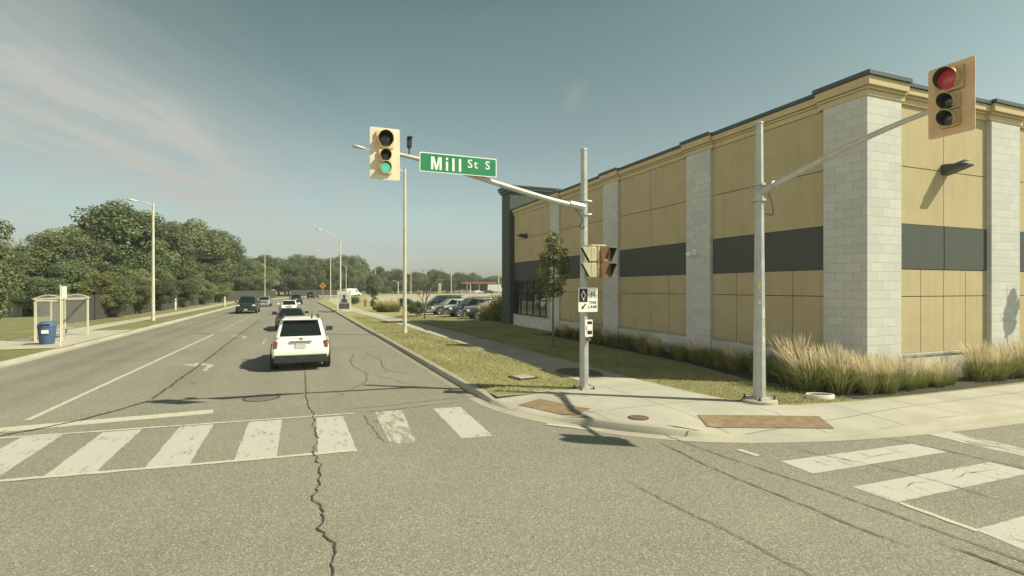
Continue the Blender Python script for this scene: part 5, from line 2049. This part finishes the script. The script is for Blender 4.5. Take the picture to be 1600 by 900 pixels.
# distant row along the outside of the bend
rows = []
px = 368
while px < 560:
    base = 118 + (px - 368) * 0.48
    rows.append((px, base + rn.uniform(0, 6), 404 - rn.uniform(-4, 6)))
    px += rn.uniform(9, 14)
px = 372
while px < 560:
    base = 142 + (px - 368) * 0.40
    rows.append((px, base + rn.uniform(0, 8), 401 - rn.uniform(-5, 5)))
    px += rn.uniform(12, 18)
for px, d, top in rows:
    X, Y = at(px, d)
    # keep them outside the outer kerb
    near = min(kl, key=lambda p: (p.x - X) ** 2 + (p.y - Y) ** 2)
    v = Vector((X, Y)) - near
    if v.length < 7 or (X > near.x and v.y < 0):
        X, Y = at(px, d + 26)
    tree('broadleaf_tree', rn.choice((P_A, P_B, P_C, P_D)), X, Y, H_for(X, Y, top), rn.uniform(8.5, 11.5), rn.uniform(0, 6), 'green broadleaf tree in the long row lining the outside of the bend', 'trees lining the bend')
X, Y = at(535, 214)
tree('broadleaf_tree', P_B, X, Y, H_for(X, Y, 398), 13, 2.0, 'dark dome shaped tree standing above the row behind the second lamp')
# far trees across the lot
px = 556
while px < 830:
    d = 268 + rn.uniform(-12, 22)
    X, Y = at(px, d)
    top = 418 + (px - 556) * 0.055 + rn.uniform(-5, 6)
    tree('broadleaf_tree', rn.choice((P_A, P_B, P_C, P_D)), X, Y, H_for(X, Y, top), rn.uniform(9, 14), rn.uniform(0, 6), 'distant broadleaf tree in the wood beyond the parking lot', 'wood beyond the parking lot')
    px += rn.uniform(7, 12)
px = 560
while px < 820:
    d = 250 + rn.uniform(-6, 8)
    X, Y = at(px, d)
    if not 708 < px < 790:
        tree('broadleaf_tree', rn.choice((P_A, P_C, P_B)), X, Y, H_for(X, Y, 437 + rn.uniform(-6, 3)), rn.uniform(7, 10), rn.uniform(0, 6), 'distant low tree at the edge of the parking lot', 'low trees edging the parking lot')
    px += rn.uniform(11, 18)
X, Y = at(703, 238)
tree('reddish_tree', P_R, X, Y, 7.5, 7, 0.4, 'rust coloured tree across the parking lot')
X, Y = at(583, 98)
tree('young_tree', P_D, X, Y, 5.6, 3.0, 0.4, 'slender dark young tree at the corner of the parking lot')

# columnar street tree before the shop window
r = empty('columnar_tree', (9.75, 19.8, 0.14))
tag(r, 'slim columnar street tree on the shaded lawn before the shop window', 'tree')
me = crown_mesh('crown', 0.70, 1.75, 5.3, 62, 34, 0.058, leaf_mat('leaves_column', (0.10, 0.115, 0.045), (0.34, 0.33, 0.12), 0.4, 0.0), 91, 'column', (0.26, 0.46))
o = bpy.data.objects.new('crown', me)
COL.objects.link(o)
o.parent = r
b = trunk_mb(4.6, 0.055, 5, 9, 0.45)
b.build('trunk', M_BARKG, r, smooth=60)

# slim tree just outside the frame whose shadow falls on the block pier
r = empty('columnar_tree', (20.75, 8.15, 0.14))
tag(r, 'slim young tree on the side street beyond the grasses', 'tree')
me = crown_mesh('crown', 0.26, 2.5, 4.0, 26, 22, 0.06, MATS['leaves_column'], 93, 'column', (0.30, 0.5))
o = bpy.data.objects.new('crown', me)
COL.objects.link(o)
o.parent = r
b = trunk_mb(3.8, 0.04, 6, 6, 0.3)
b.build('trunk', M_BARKG, r, smooth=60)


# bare tree by the lot
def bare_tree(x, y, H, seed, label, name='bare_tree'):
    rn2 = random.Random(seed)
    r = empty(name, (x, y, 0.14))
    tag(r, label, 'tree')
    b, tw = MB(), MB()
    tips = []

    def grow(p, d, ln, rad, lvl):
        e = p + d * ln
        mid = p.lerp(e, 0.5) + Vector((rn2.uniform(-1, 1), rn2.uniform(-1, 1), rn2.uniform(0, 1))) * ln * 0.07
        (b if lvl < 2 else tw).tube([p, mid, e], [rad, rad * 0.82, rad * 0.62], 6 if lvl < 2 else 4, caps=False)
        if lvl >= 5:
            tips.append(e)
            return
        for k in range(rn2.choice((2, 3, 3)) if lvl else 4):
            q = rn2.uniform(0, 6.28)
            s = rn2.uniform(0.25, 0.62) if lvl else rn2.uniform(0.18, 0.42)
            nd = (d + Vector((math.cos(q) * s, math.sin(q) * s, 0.12))).normalized()
            grow(e if k < 2 else p.lerp(e, rn2.uniform(0.6, 0.95)), nd, ln * rn2.uniform(0.62, 0.85), rad * 0.58, lvl + 1)
            if lvl >= 3:
                tips.append(e)
    grow(Vector((0, 0, -0.05)), Vector((0.03, 0, 1)), H * 0.24, 0.085, 0)
    b.build('trunk', M_BARKG, r, smooth=60)
    tw.build('twigs', mat('twig', (0.14, 0.11, 0.085), 0.9), r)
    g = np.random.default_rng(seed)
    t = np.array([tuple(p) for p in tips])
    t = t[t[:, 2] < H * 0.8]
    pos = np.repeat(t, 2, 0) + g.normal(size=(len(t) * 2, 3)) * 0.10
    nn = g.normal(size=pos.shape)
    nn /= np.linalg.norm(nn, axis=1)[:, None]
    me = leaf_mesh('leaves', pos, nn, g.uniform(0.03, 0.06, len(pos)), g.uniform(0, 1, len(pos)), MATS['leaves_mid'], seed)
    o = bpy.data.objects.new('leaves', me)
    COL.objects.link(o)
    o.parent = r


bx_, by_ = at(664, 42.5)
bare_tree(bx_, by_, 5.2, 4, 'sparse bare branched tree in front of the parked cars')
X, Y = at(781, 41)
bare_tree(X, Y, 2.6, 9, 'small half bare shrub tree against the dark tower', 'bare_shrub')


def shrub(px, d, W, H, label, m, seed, nlf=60, ls=0.06):
    X, Y = at(px, d)
    r = empty('shrub', (X, Y, 0.13))
    tag(r, label, 'shrub')
    me = crown_mesh('foliage', W / 2, 0.0, H, 45, nlf, ls, m, seed)
    o = bpy.data.objects.new('foliage', me)
    COL.objects.link(o)
    o.parent = r
    b = trunk_mb(H * 0.5, 0.04, seed, 4, W * 0.2)
    b.build('stem', M_BARK, r)


shrub(650, 46, 1.9, 1.5, 'dark clipped shrub left of the bare tree trunk', MATS['leaves_dark'], 101)
shrub(586, 58, 1.1, 1.5, 'round green shrub by the footway near the tan grass', MATS['leaves_mid'], 102)
shrub(598, 230, 9, 4, 'broad dark evergreen bush at the far lot edge', MATS['leaves_dark'], 103, 60, 0.22)
shrub(553, 80, 2.2, 1.3, 'low green bush just right of the poster shelter', MATS['leaves_mid'], 104)
shrub(783, 38.5, 2.4, 1.7, 'olive bush at the foot of the dark tower', MATS['leaves_yellow'], 105, 50, 0.05)
shrub(792, 37.6, 1.6, 2.4, 'tall loose shrub against the dark tower corner', MATS['leaves_mid'], 106, 40, 0.05)


# ------------------------------------------------------------------ ornamental grasses
def blades(n, rad, hmin, hmax, lean, wd, m, seed, name, bias=(0, 0), plume=False):
    g = np.random.default_rng(seed)
    V, F, A = [], [], []
    for i in range(n):
        q, rr = g.uniform(0, 6.283), rad * math.sqrt(g.uniform(0, 1))
        p = np.array([rr * math.cos(q), rr * math.sin(q), 0.0])
        dr = np.array([math.cos(q), math.sin(q), 0]) * lean * g.uniform(0.3, 1.3) * (0.4 + rr / rad) + np.array([bias[0], bias[1], 0]) * g.uniform(0.4, 1.3)
        h = g.uniform(hmin, hmax)
        ax = np.array([-math.sin(q + g.uniform(-1, 1)), math.cos(q), 0])
        ax /= np.linalg.norm(ax)
        o = len(V)
        tone = g.uniform(0, 1)
        if not plume:
            ts, ws = (0, 0.45, 0.8, 1.0), (0.8, 1.0, 0.6, 0.05)
        else:
            ts, ws = (0, 0.66, 0.72, 0.82, 0.92, 1.0), (0.16, 0.14, 0.9, 1.15, 0.7, 0.05)
        for t, w_ in zip(ts, ws):
            c = p + dr * (t ** 1.8) * h + np.array([0, 0, h * (t - 0.18 * np.linalg.norm(dr) * t * t)])
            V += [tuple(c - ax * wd * w_ / 2), tuple(c + ax * wd * w_ / 2)]
            A += [np.clip(tone * 0.6 + 0.4 * (t if plume else t * 0.9), 0, 1)] * 2
        for k in range(len(ts) - 1):
            F.append((o + 2 * k, o + 2 * k + 1, o + 2 * k + 3, o + 2 * k + 2))
    me = bpy.data.meshes.new(name)
    me.from_pydata(V, [], F)
    a = me.attributes.new('v', 'FLOAT', 'POINT')
    a.data.foreach_set('value', np.array(A, dtype=np.float32))
    me.materials.append(m)
    me.update()
    return me


OG = []
for k in range(6):
    OG.append((blades(440, 0.30, 0.35, 0.98, 0.62, 0.015, M_OGREEN, 200 + k, 'leaves'),
               blades((190, 120, 160, 90, 210, 140)[k], 0.24, 0.85, 1.45, 0.20, 0.020, M_PLUME, 220 + k, 'plumes', (-0.14, 0.06), True)))


def ograss(x, y, s, k, label, group, zs=1.0, plume=True, lean=0.0):
    r = empty('ornamental_grass', (x, y, 0.14), rn.uniform(-0.5, 0.5))
    r.rotation_euler.x, r.rotation_euler.y = rn.uniform(-0.06, 0.06), rn.uniform(-0.07, 0.05) + lean
    r.scale = (s * rn.uniform(0.9, 1.15), s * rn.uniform(0.9, 1.15), s * zs)
    tag(r, label, 'ornamental grass', group)
    lv, pl = OG[k % len(OG)]
    for nm, me in (('leaves', lv), ('plumes', pl)):
        if nm == 'plumes' and not plume:
            continue
        o = bpy.data.objects.new(nm, me)
        COL.objects.link(o)
        o.parent = r


k = 0
LABS = 'sunlit feathery tan grass clump in the row at the foot of the corner pier'
for x, y, sc_ in ((11.75, 9.75, 0.98), (11.55, 9.2, 0.96), (11.95, 8.75, 0.88), (12.4, 9.4, 0.90), (12.45, 8.4, 0.76), (12.8, 8.85, 0.78), (13.0, 8.3, 0.68), (13.4, 8.5, 0.74)):
    ograss(x, y, sc_ * rn.uniform(0.92, 1.06), k, LABS, 'sunlit grass clumps at the corner', rn.uniform(0.86, 1.04))
    k += 1
for x, y, sc_ in ((13.85, 8.38, 0.58), (14.4, 8.42, 0.60), (14.95, 8.33, 0.54), (15.5, 8.42, 0.58)):
    ograss(x, y, sc_, k, 'low green grass clump with thin pale plumes under the sunlit sill', 'low grass clumps under the sill', rn.uniform(0.9, 1.1))
    k += 1
for x, y in ((17.0, 8.45), (17.5, 8.35), (18.2, 8.45), (18.75, 8.33), (19.3, 8.45), (20.0, 8.4), (20.7, 8.5)):
    ograss(x, y, rn.uniform(0.74, 0.98), k, 'feathery tan grass clump beside the side street pier at the right edge', 'grass clumps at the right edge', rn.uniform(0.88, 1.08))
    k += 1
for i in range(24):
    y = 10.4 + i * 0.64
    ograss(12.6 + rn.uniform(-0.35, 0.3), y, rn.uniform(0.62, 0.9), k, 'shaded ornamental grass clump along the long tan wall', 'shaded grass clumps along the wall', rn.uniform(0.75, 0.95), i % 3 == 0)
    k += 1
for i in range(7):
    X, Y = at(757 + i * 5.5, 40.5 + rn.uniform(-.8, .8))
    ograss(X, Y, rn.uniform(1.0, 1.25), k, 'dry tan grass clump between the parked cars and the dark tower', 'dry grasses by the parked cars')
    k += 1
for i in range(6):
    X, Y = at(594 + i * 5, 55 + rn.uniform(-1, 1))
    ograss(X, Y, rn.uniform(0.95, 1.2), k, 'dry tan grass clump beside the round green shrub', 'dry grasses by the footway')
    k += 1

# lawn blades where the turf is near enough to show them
def turf():
    g = np.random.default_rng(8)
    pts = []
    n = 150000
    x = g.uniform(3.9, 13.2, n)
    y = 8 + g.uniform(0, 1, n) ** 1.5 * 40
    kx = np.interp(y, [8, 11.2, 12.6, 17, 27, 37, 60], [9, 4.2, 4.12, 4.05, 3.92, 3.7, 3.3])
    walk = np.interp(y, [11.6, 16, 21, 30, 38, 48], [7.68, 7.62, 7.5, 7.15, 6.8, 6.2])
    verge = (y > 11.5) & (x > kx) & (x < walk - 0.79)
    verge &= ~((y < 11.6) & (x > 6.4))
    xe = np.interp(y, [8.0, 8.35, 9.0, 10.2, 11.7], [11, 9.35, 8.95, 8.7, 8.6])
    lawn = (x > np.where(y < 11.7, xe, walk + 0.82)) & (x < np.where(y < 26, 11.4, 13.2)) & (y > 8.05)
    k_ = verge | lawn
    x, y = x[k_], y[k_]
    n = len(x)
    h = g.uniform(0.02, 0.055, n) * (1 + 0.5 * (g.uniform(0, 1, n) > 0.93))
    a = g.uniform(0, 6.283, n)
    wd = g.uniform(0.006, 0.013, n) * (1 + (y - 8) * 0.03)
    dx, dy = np.cos(a) * wd, np.sin(a) * wd
    lx, ly = g.normal(size=n) * 0.025, g.normal(size=n) * 0.025
    V = np.stack([np.stack([x - dx, y - dy, np.full(n, 0.138)], 1), np.stack([x + dx, y + dy, np.full(n, 0.138)], 1), np.stack([x + lx, y + ly, 0.14 + h], 1)], 1).reshape(-1, 3)
    me = bpy.data.meshes.new('grass')
    me.vertices.add(3 * n)
    me.vertices.foreach_set('co', V.astype(np.float32).ravel())
    me.loops.add(3 * n)
    me.loops.foreach_set('vertex_index', np.arange(3 * n, dtype=np.int32))
    me.polygons.add(n)
    me.polygons.foreach_set('loop_start', np.arange(0, 3 * n, 3, dtype=np.int32))
    at2 = me.attributes.new('v', 'FLOAT', 'POINT')
    patch = 0.5 + 0.25 * np.sin(x * 1.7 + 0.8 * np.sin(y * 0.9)) * np.cos(y * 1.1 + x)
    at2.data.foreach_set('value', np.repeat(np.clip(patch + g.normal(size=n) * 0.25, 0, 1), 3).astype(np.float32))
    me.materials.append(M_BLADE)
    me.update()
    me.validate()
    o = bpy.data.objects.new('grass', me)
    COL.objects.link(o)
    tag(o, 'short dry green grass on the verge and lawn', 'grass', kind='stuff')


turf()


# ------------------------------------------------------------------ fences, houses and far buildings
def fence(pts, h, m, label, gap=0.012, bw=0.16, z=0.12):
    r = empty('fence', (pts[0][0], pts[0][1], z))
    tag(r, label, 'fence')
    o0 = Vector((pts[0][0], pts[0][1], 0))
    b = MB()
    for i in range(len(pts) - 1):
        a, c = Vector((*pts[i], 0)) - o0, Vector((*pts[i + 1], 0)) - o0
        L = (c - a).length
        d = (c - a).normalized()
        ang = math.atan2(d.y, d.x)
        n = int(L / (bw + gap))
        for k in range(n):
            M = Matrix.Translation(a + d * (k * (bw + gap))) @ Matrix.Rotation(ang, 4, 'Z')
            b.box(0, bw, -0.01, 0.01, 0.05, h + rn.uniform(-0.02, 0.02), M)
    b.build('boards', m, r)
    b = MB()
    for i in range(len(pts) - 1):
        a, c = Vector((*pts[i], 0)) - o0, Vector((*pts[i + 1], 0)) - o0
        d = (c - a).normalized()
        nrm = Vector((-d.y, d.x, 0)) * 0.03
        for zz in (0.35, h - 0.3):
            b.tube([a + nrm + Vector((0, 0, zz)), c + nrm + Vector((0, 0, zz))], 0.035, 4)
        n = max(1, int((c - a).length / 2.4))
        for k in range(n + 1):
            p = a.lerp(c, k / n) + nrm * 1.8
            b.box(p.x - 0.05, p.x + 0.05, p.y - 0.05, p.y + 0.05, -0.1, h + 0.08)
    b.build('posts', m, r)


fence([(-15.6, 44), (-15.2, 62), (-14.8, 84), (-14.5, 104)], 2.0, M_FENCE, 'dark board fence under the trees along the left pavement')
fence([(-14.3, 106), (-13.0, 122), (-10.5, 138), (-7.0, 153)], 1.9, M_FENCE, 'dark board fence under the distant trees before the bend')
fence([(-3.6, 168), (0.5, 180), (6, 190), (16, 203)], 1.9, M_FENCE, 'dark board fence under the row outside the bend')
X, Y = at(422, 141)
fence([(X - 1.0, Y - .5), (X + 1.2, Y + 1.5)], 2.1, M_FENCEL, 'short tan wooden fence panel among the dark distant fence', gap=0.004)
X, Y = at(163, 47)
fence([(X - .5, Y - .6), (X + .3, Y + .8)], 1.5, M_FENCEL, 'short tan fence panel beside the bright young tree', gap=0.004)
X, Y = at(20, 42)
fence([at(-12, 44), at(34, 46)], 1.6, mat('fence_white', (0.50, 0.47, 0.40), 0.8), 'pale board fence behind the left bus shelter', gap=0.004)


def house(x, y, rz, W, D, hw, hr, label, wall_m, roof_m):
    r = empty('house', (x, y, 0.1), rz)
    tag(r, label, 'house', 'houses behind the left trees')
    b = MB()
    b.box(-W / 2, W / 2, -D / 2, D / 2, 0, hw)
    b.add([(-W / 2, -D / 2, hw), (-W / 2, D / 2, hw), (-W / 2, 0, hw + hr - 0.1), (W / 2, -D / 2, hw), (W / 2, D / 2, hw), (W / 2, 0, hw + hr - 0.1)], [(0, 1, 2), (3, 5, 4)])
    b.build('wall', wall_m, r)
    b = MB()
    for s in (-1, 1):
        e = 0.5
        vs = [(-W / 2 - e, s * (D / 2 + e), hw - e * hr / (D / 2)), (W / 2 + e, s * (D / 2 + e), hw - e * hr / (D / 2)), (W / 2 + e, 0, hw + hr), (-W / 2 - e, 0, hw + hr)]
        b.add(vs + [(p[0], p[1], p[2] + 0.15) for p in vs], [(0, 1, 2, 3), (7, 6, 5, 4), (0, 4, 5, 1), (1, 5, 6, 2), (2, 6, 7, 3), (3, 7, 4, 0)])
    b.build('roof', roof_m, r)
    for k in (-0.3, 0.0, 0.3):
        b = MB()
        b.box(k * W - 0.6, k * W + 0.6, -D / 2 - 0.05, -D / 2 + 0.02, 1.0, 2.2)
        f = b.build('window', M_SWHITE, r)
        b = MB()
        b.box(k * W - 0.5, k * W + 0.5, -D / 2 - 0.06, -D / 2 - 0.03, 1.1, 2.1)
        b.build('pane', M_GLASS, f)
        b = MB()
        b.box(W / 2 - 0.02, W / 2 + 0.05, k * D - 0.5, k * D + 0.5, 1.0, 2.2)
        f = b.build('window', M_SWHITE, r)
        b = MB()
        b.box(W / 2 + 0.03, W / 2 + 0.06, k * D - 0.42, k * D + 0.42, 1.1, 2.1)
        b.build('pane', M_GLASS, f)


M_HW = mat('house_brick', (0.22, 0.17, 0.12), 0.9, var=0.15, scale=3)
M_HR = mat('house_shingle', (0.12, 0.105, 0.085), 0.9, var=0.2, scale=4, fine=(20, 0.3))
X, Y = at(55, 56)
house(X, Y, R_(10), 13, 9, 3.0, 2.6, 'brick house with brown roof behind the left bus shelter', M_HW, M_HR)
X, Y = at(140, 72)
house(X, Y, R_(100), 12, 8, 3.0, 2.8, 'brick house with brown roof half hidden by the largest dark tree', M_HW, M_HR)

# filling station across the lot
X, Y = at(752, 256)
r = empty('filling_station', (X, Y, 0.1), -YAW)
tag(r, 'distant filling station with a flat red canopy and white kiosk', 'filling station')
b = MB()
b.box(-9.5, 7.0, -4, 4, 4.6, 5.5)
b.build('canopy', mat('canopy_red', (0.36, 0.13, 0.09), 0.6), r)
for xx in (-7, -1, 4.5):
    b = MB()
    b.box(xx - 0.25, xx + 0.25, -0.3, 0.3, 0, 4.6)
    b.build('column', M_SWHITE, r)
b = MB()
b.box(2.5, 9, 5, 11, 0, 3.8)
b.build('kiosk', M_SWHITE, r)
X, Y = at(776, 250)
r = empty('box_truck', (X, Y, 0.1), R_(-90) - YAW)
tag(r, 'distant white box truck right of the red canopy', 'truck')
b = MB()
b.box(-1.2, 1.2, -4.2, 2.0, 1.0, 4.2)
b.build('cargo_box', M_SWHITE, r, bevel=0.03)
b = MB()
b.loft([[(-1.1, 2.1, 0.7), (1.1, 2.1, 0.7), (1.1, 2.1, 2.9), (-1.1, 2.1, 2.9)], [(-1.1, 3.2, 0.7), (1.1, 3.2, 0.7), (1.1, 3.2, 2.8), (-1.1, 3.2, 2.8)], [(-1.1, 4.1, 0.7), (1.1, 4.1, 0.7), (1.1, 4.1, 1.7), (-1.1, 4.1, 1.7)]])
b.build('cab', M_SWHITE, r)
for yy in (-3, 3.0):
    for sx in (-1, 1):
        b = MB()
        b.lathe([(0.5, -0.15), (0.5, 0.15), (0.001, 0.16)], 16, Matrix.Translation((sx * 1.05, yy, 0.5)) @ Matrix.Rotation(R_(90) * sx, 4, 'Y'))
        b.build('wheel', M_TYRE, r)


def utility_pole(px, d, top, label, arms=True):
    X, Y = at(px, d)
    H = CAM_H + (450 - top) / 815 * d
    r = empty('utility_pole', (X, Y, 0.1), -YAW)
    tag(r, label, 'utility pole', 'pale poles in the distance')
    b = MB()
    b.tube([(0, 0, 0), (0, 0, H)], [0.22, 0.15], 8)
    b.build('pole', M_POLE, r)
    b = MB()
    if arms:
        b.box(-1.0, 1.0, -0.06, 0.06, H - 0.9, H - 0.75)
        b.build('crossarm', M_FENCEL, r)
    else:
        b.tube([(0, 0, H - 0.2), (-1.6, 0, H + 0.3)], 0.05, 6)
        b.box(-2.3, -1.5, -0.15, 0.15, H + 0.25, H + 0.4)
        b.build('lamp_arm', M_POLE, r)


utility_pole(586, 225, 420, 'pale pole rising just left of the tall lamp above the far trees')
utility_pole(622, 200, 440, 'short pale lamp pole at the far lot edge beside the tall lamp', False)
utility_pole(642, 240, 424, 'pale pole rising just right of the tall lamp')
utility_pole(705, 235, 424, 'pale pole in front of the rust coloured tree')
utility_pole(735, 232, 444, 'short pale lamp pole before the red canopy', False)
utility_pole(779, 225, 427, 'pale pole beside the dark tower edge')
X, Y = at(687, 228)
r = empty('pylon_sign', (X, Y, 0.1), -YAW)
tag(r, 'narrow cream pylon sign at the far edge of the lot', 'sign')
b = MB()
b.box(-0.6, 0.6, -0.25, 0.25, 0, 4.6)
b.build('panel', mat('pylon_cream', (0.62, 0.55, 0.35), 0.6), r, bevel=0.03)
b = MB()
b.box(-0.8, 0.8, -0.35, 0.35, 0, 0.4)
b.build('plinth', M_SILL, r)
for px_, d_, lab_ in ((274, 60, 'slim white marker post on the left verge nearest the pale street lamp'), (351, 72, 'slim white marker post on the left verge before the green pickup')):
    X, Y = at(px_, d_)
    r = empty('marker_post', (X, Y, 0.12))
    tag(r, lab_, 'marker post', 'white marker posts')
    b = MB()
    b.tube([(0, 0, 0), (0, 0, 1.25), (0, 0, 1.32)], [0.11, 0.11, 0.07], 10)
    b.build('post', M_SHELT, r, smooth=40)
    b = MB()
    b.tube([(0, 0, 1.0), (0, 0, 1.1)], 0.116, 10)
    b.build('band', M_BLKPL, r)
# small posts by the footway
X, Y = at(571, 70)
r = empty('bollard', (X, Y, 0.14))
tag(r, 'short brown bollard on the verge past the poster shelter', 'bollard')
b = MB()
b.tube([(0, 0, 0), (0, 0, 0.9), (0, 0, 0.98)], [0.14, 0.14, 0.08], 10)
b.build('post', M_IRON, r, smooth=40)
b = MB()
b.tube([(0, 0, 0.78), (0, 0, 0.86)], 0.147, 10)
b.build('band', M_SRED, r)


# ------------------------------------------------------------------ thin summer haze over the whole place
b = MB()
b.box(-720, 820, -320, 920, -1.1, 24)
hz = b.build('haze', bpy.data.materials.new('haze_air'))
hm = hz.data.materials[0]
hm.use_nodes = True
ht = hm.node_tree
ht.nodes.clear()
pv = N(ht, 'ShaderNodeVolumePrincipled')
pv.inputs['Color'].default_value = (0.88, 0.94, 0.92, 1)
pv.inputs['Density'].default_value = 0.00050
pv.inputs['Anisotropy'].default_value = 0.2
ho = N(ht, 'ShaderNodeOutputMaterial')
ht.links.new(pv.outputs[0], ho.inputs['Volume'])
tag(hz, 'thin pale summer haze hanging over the street and trees', 'haze', kind='stuff')
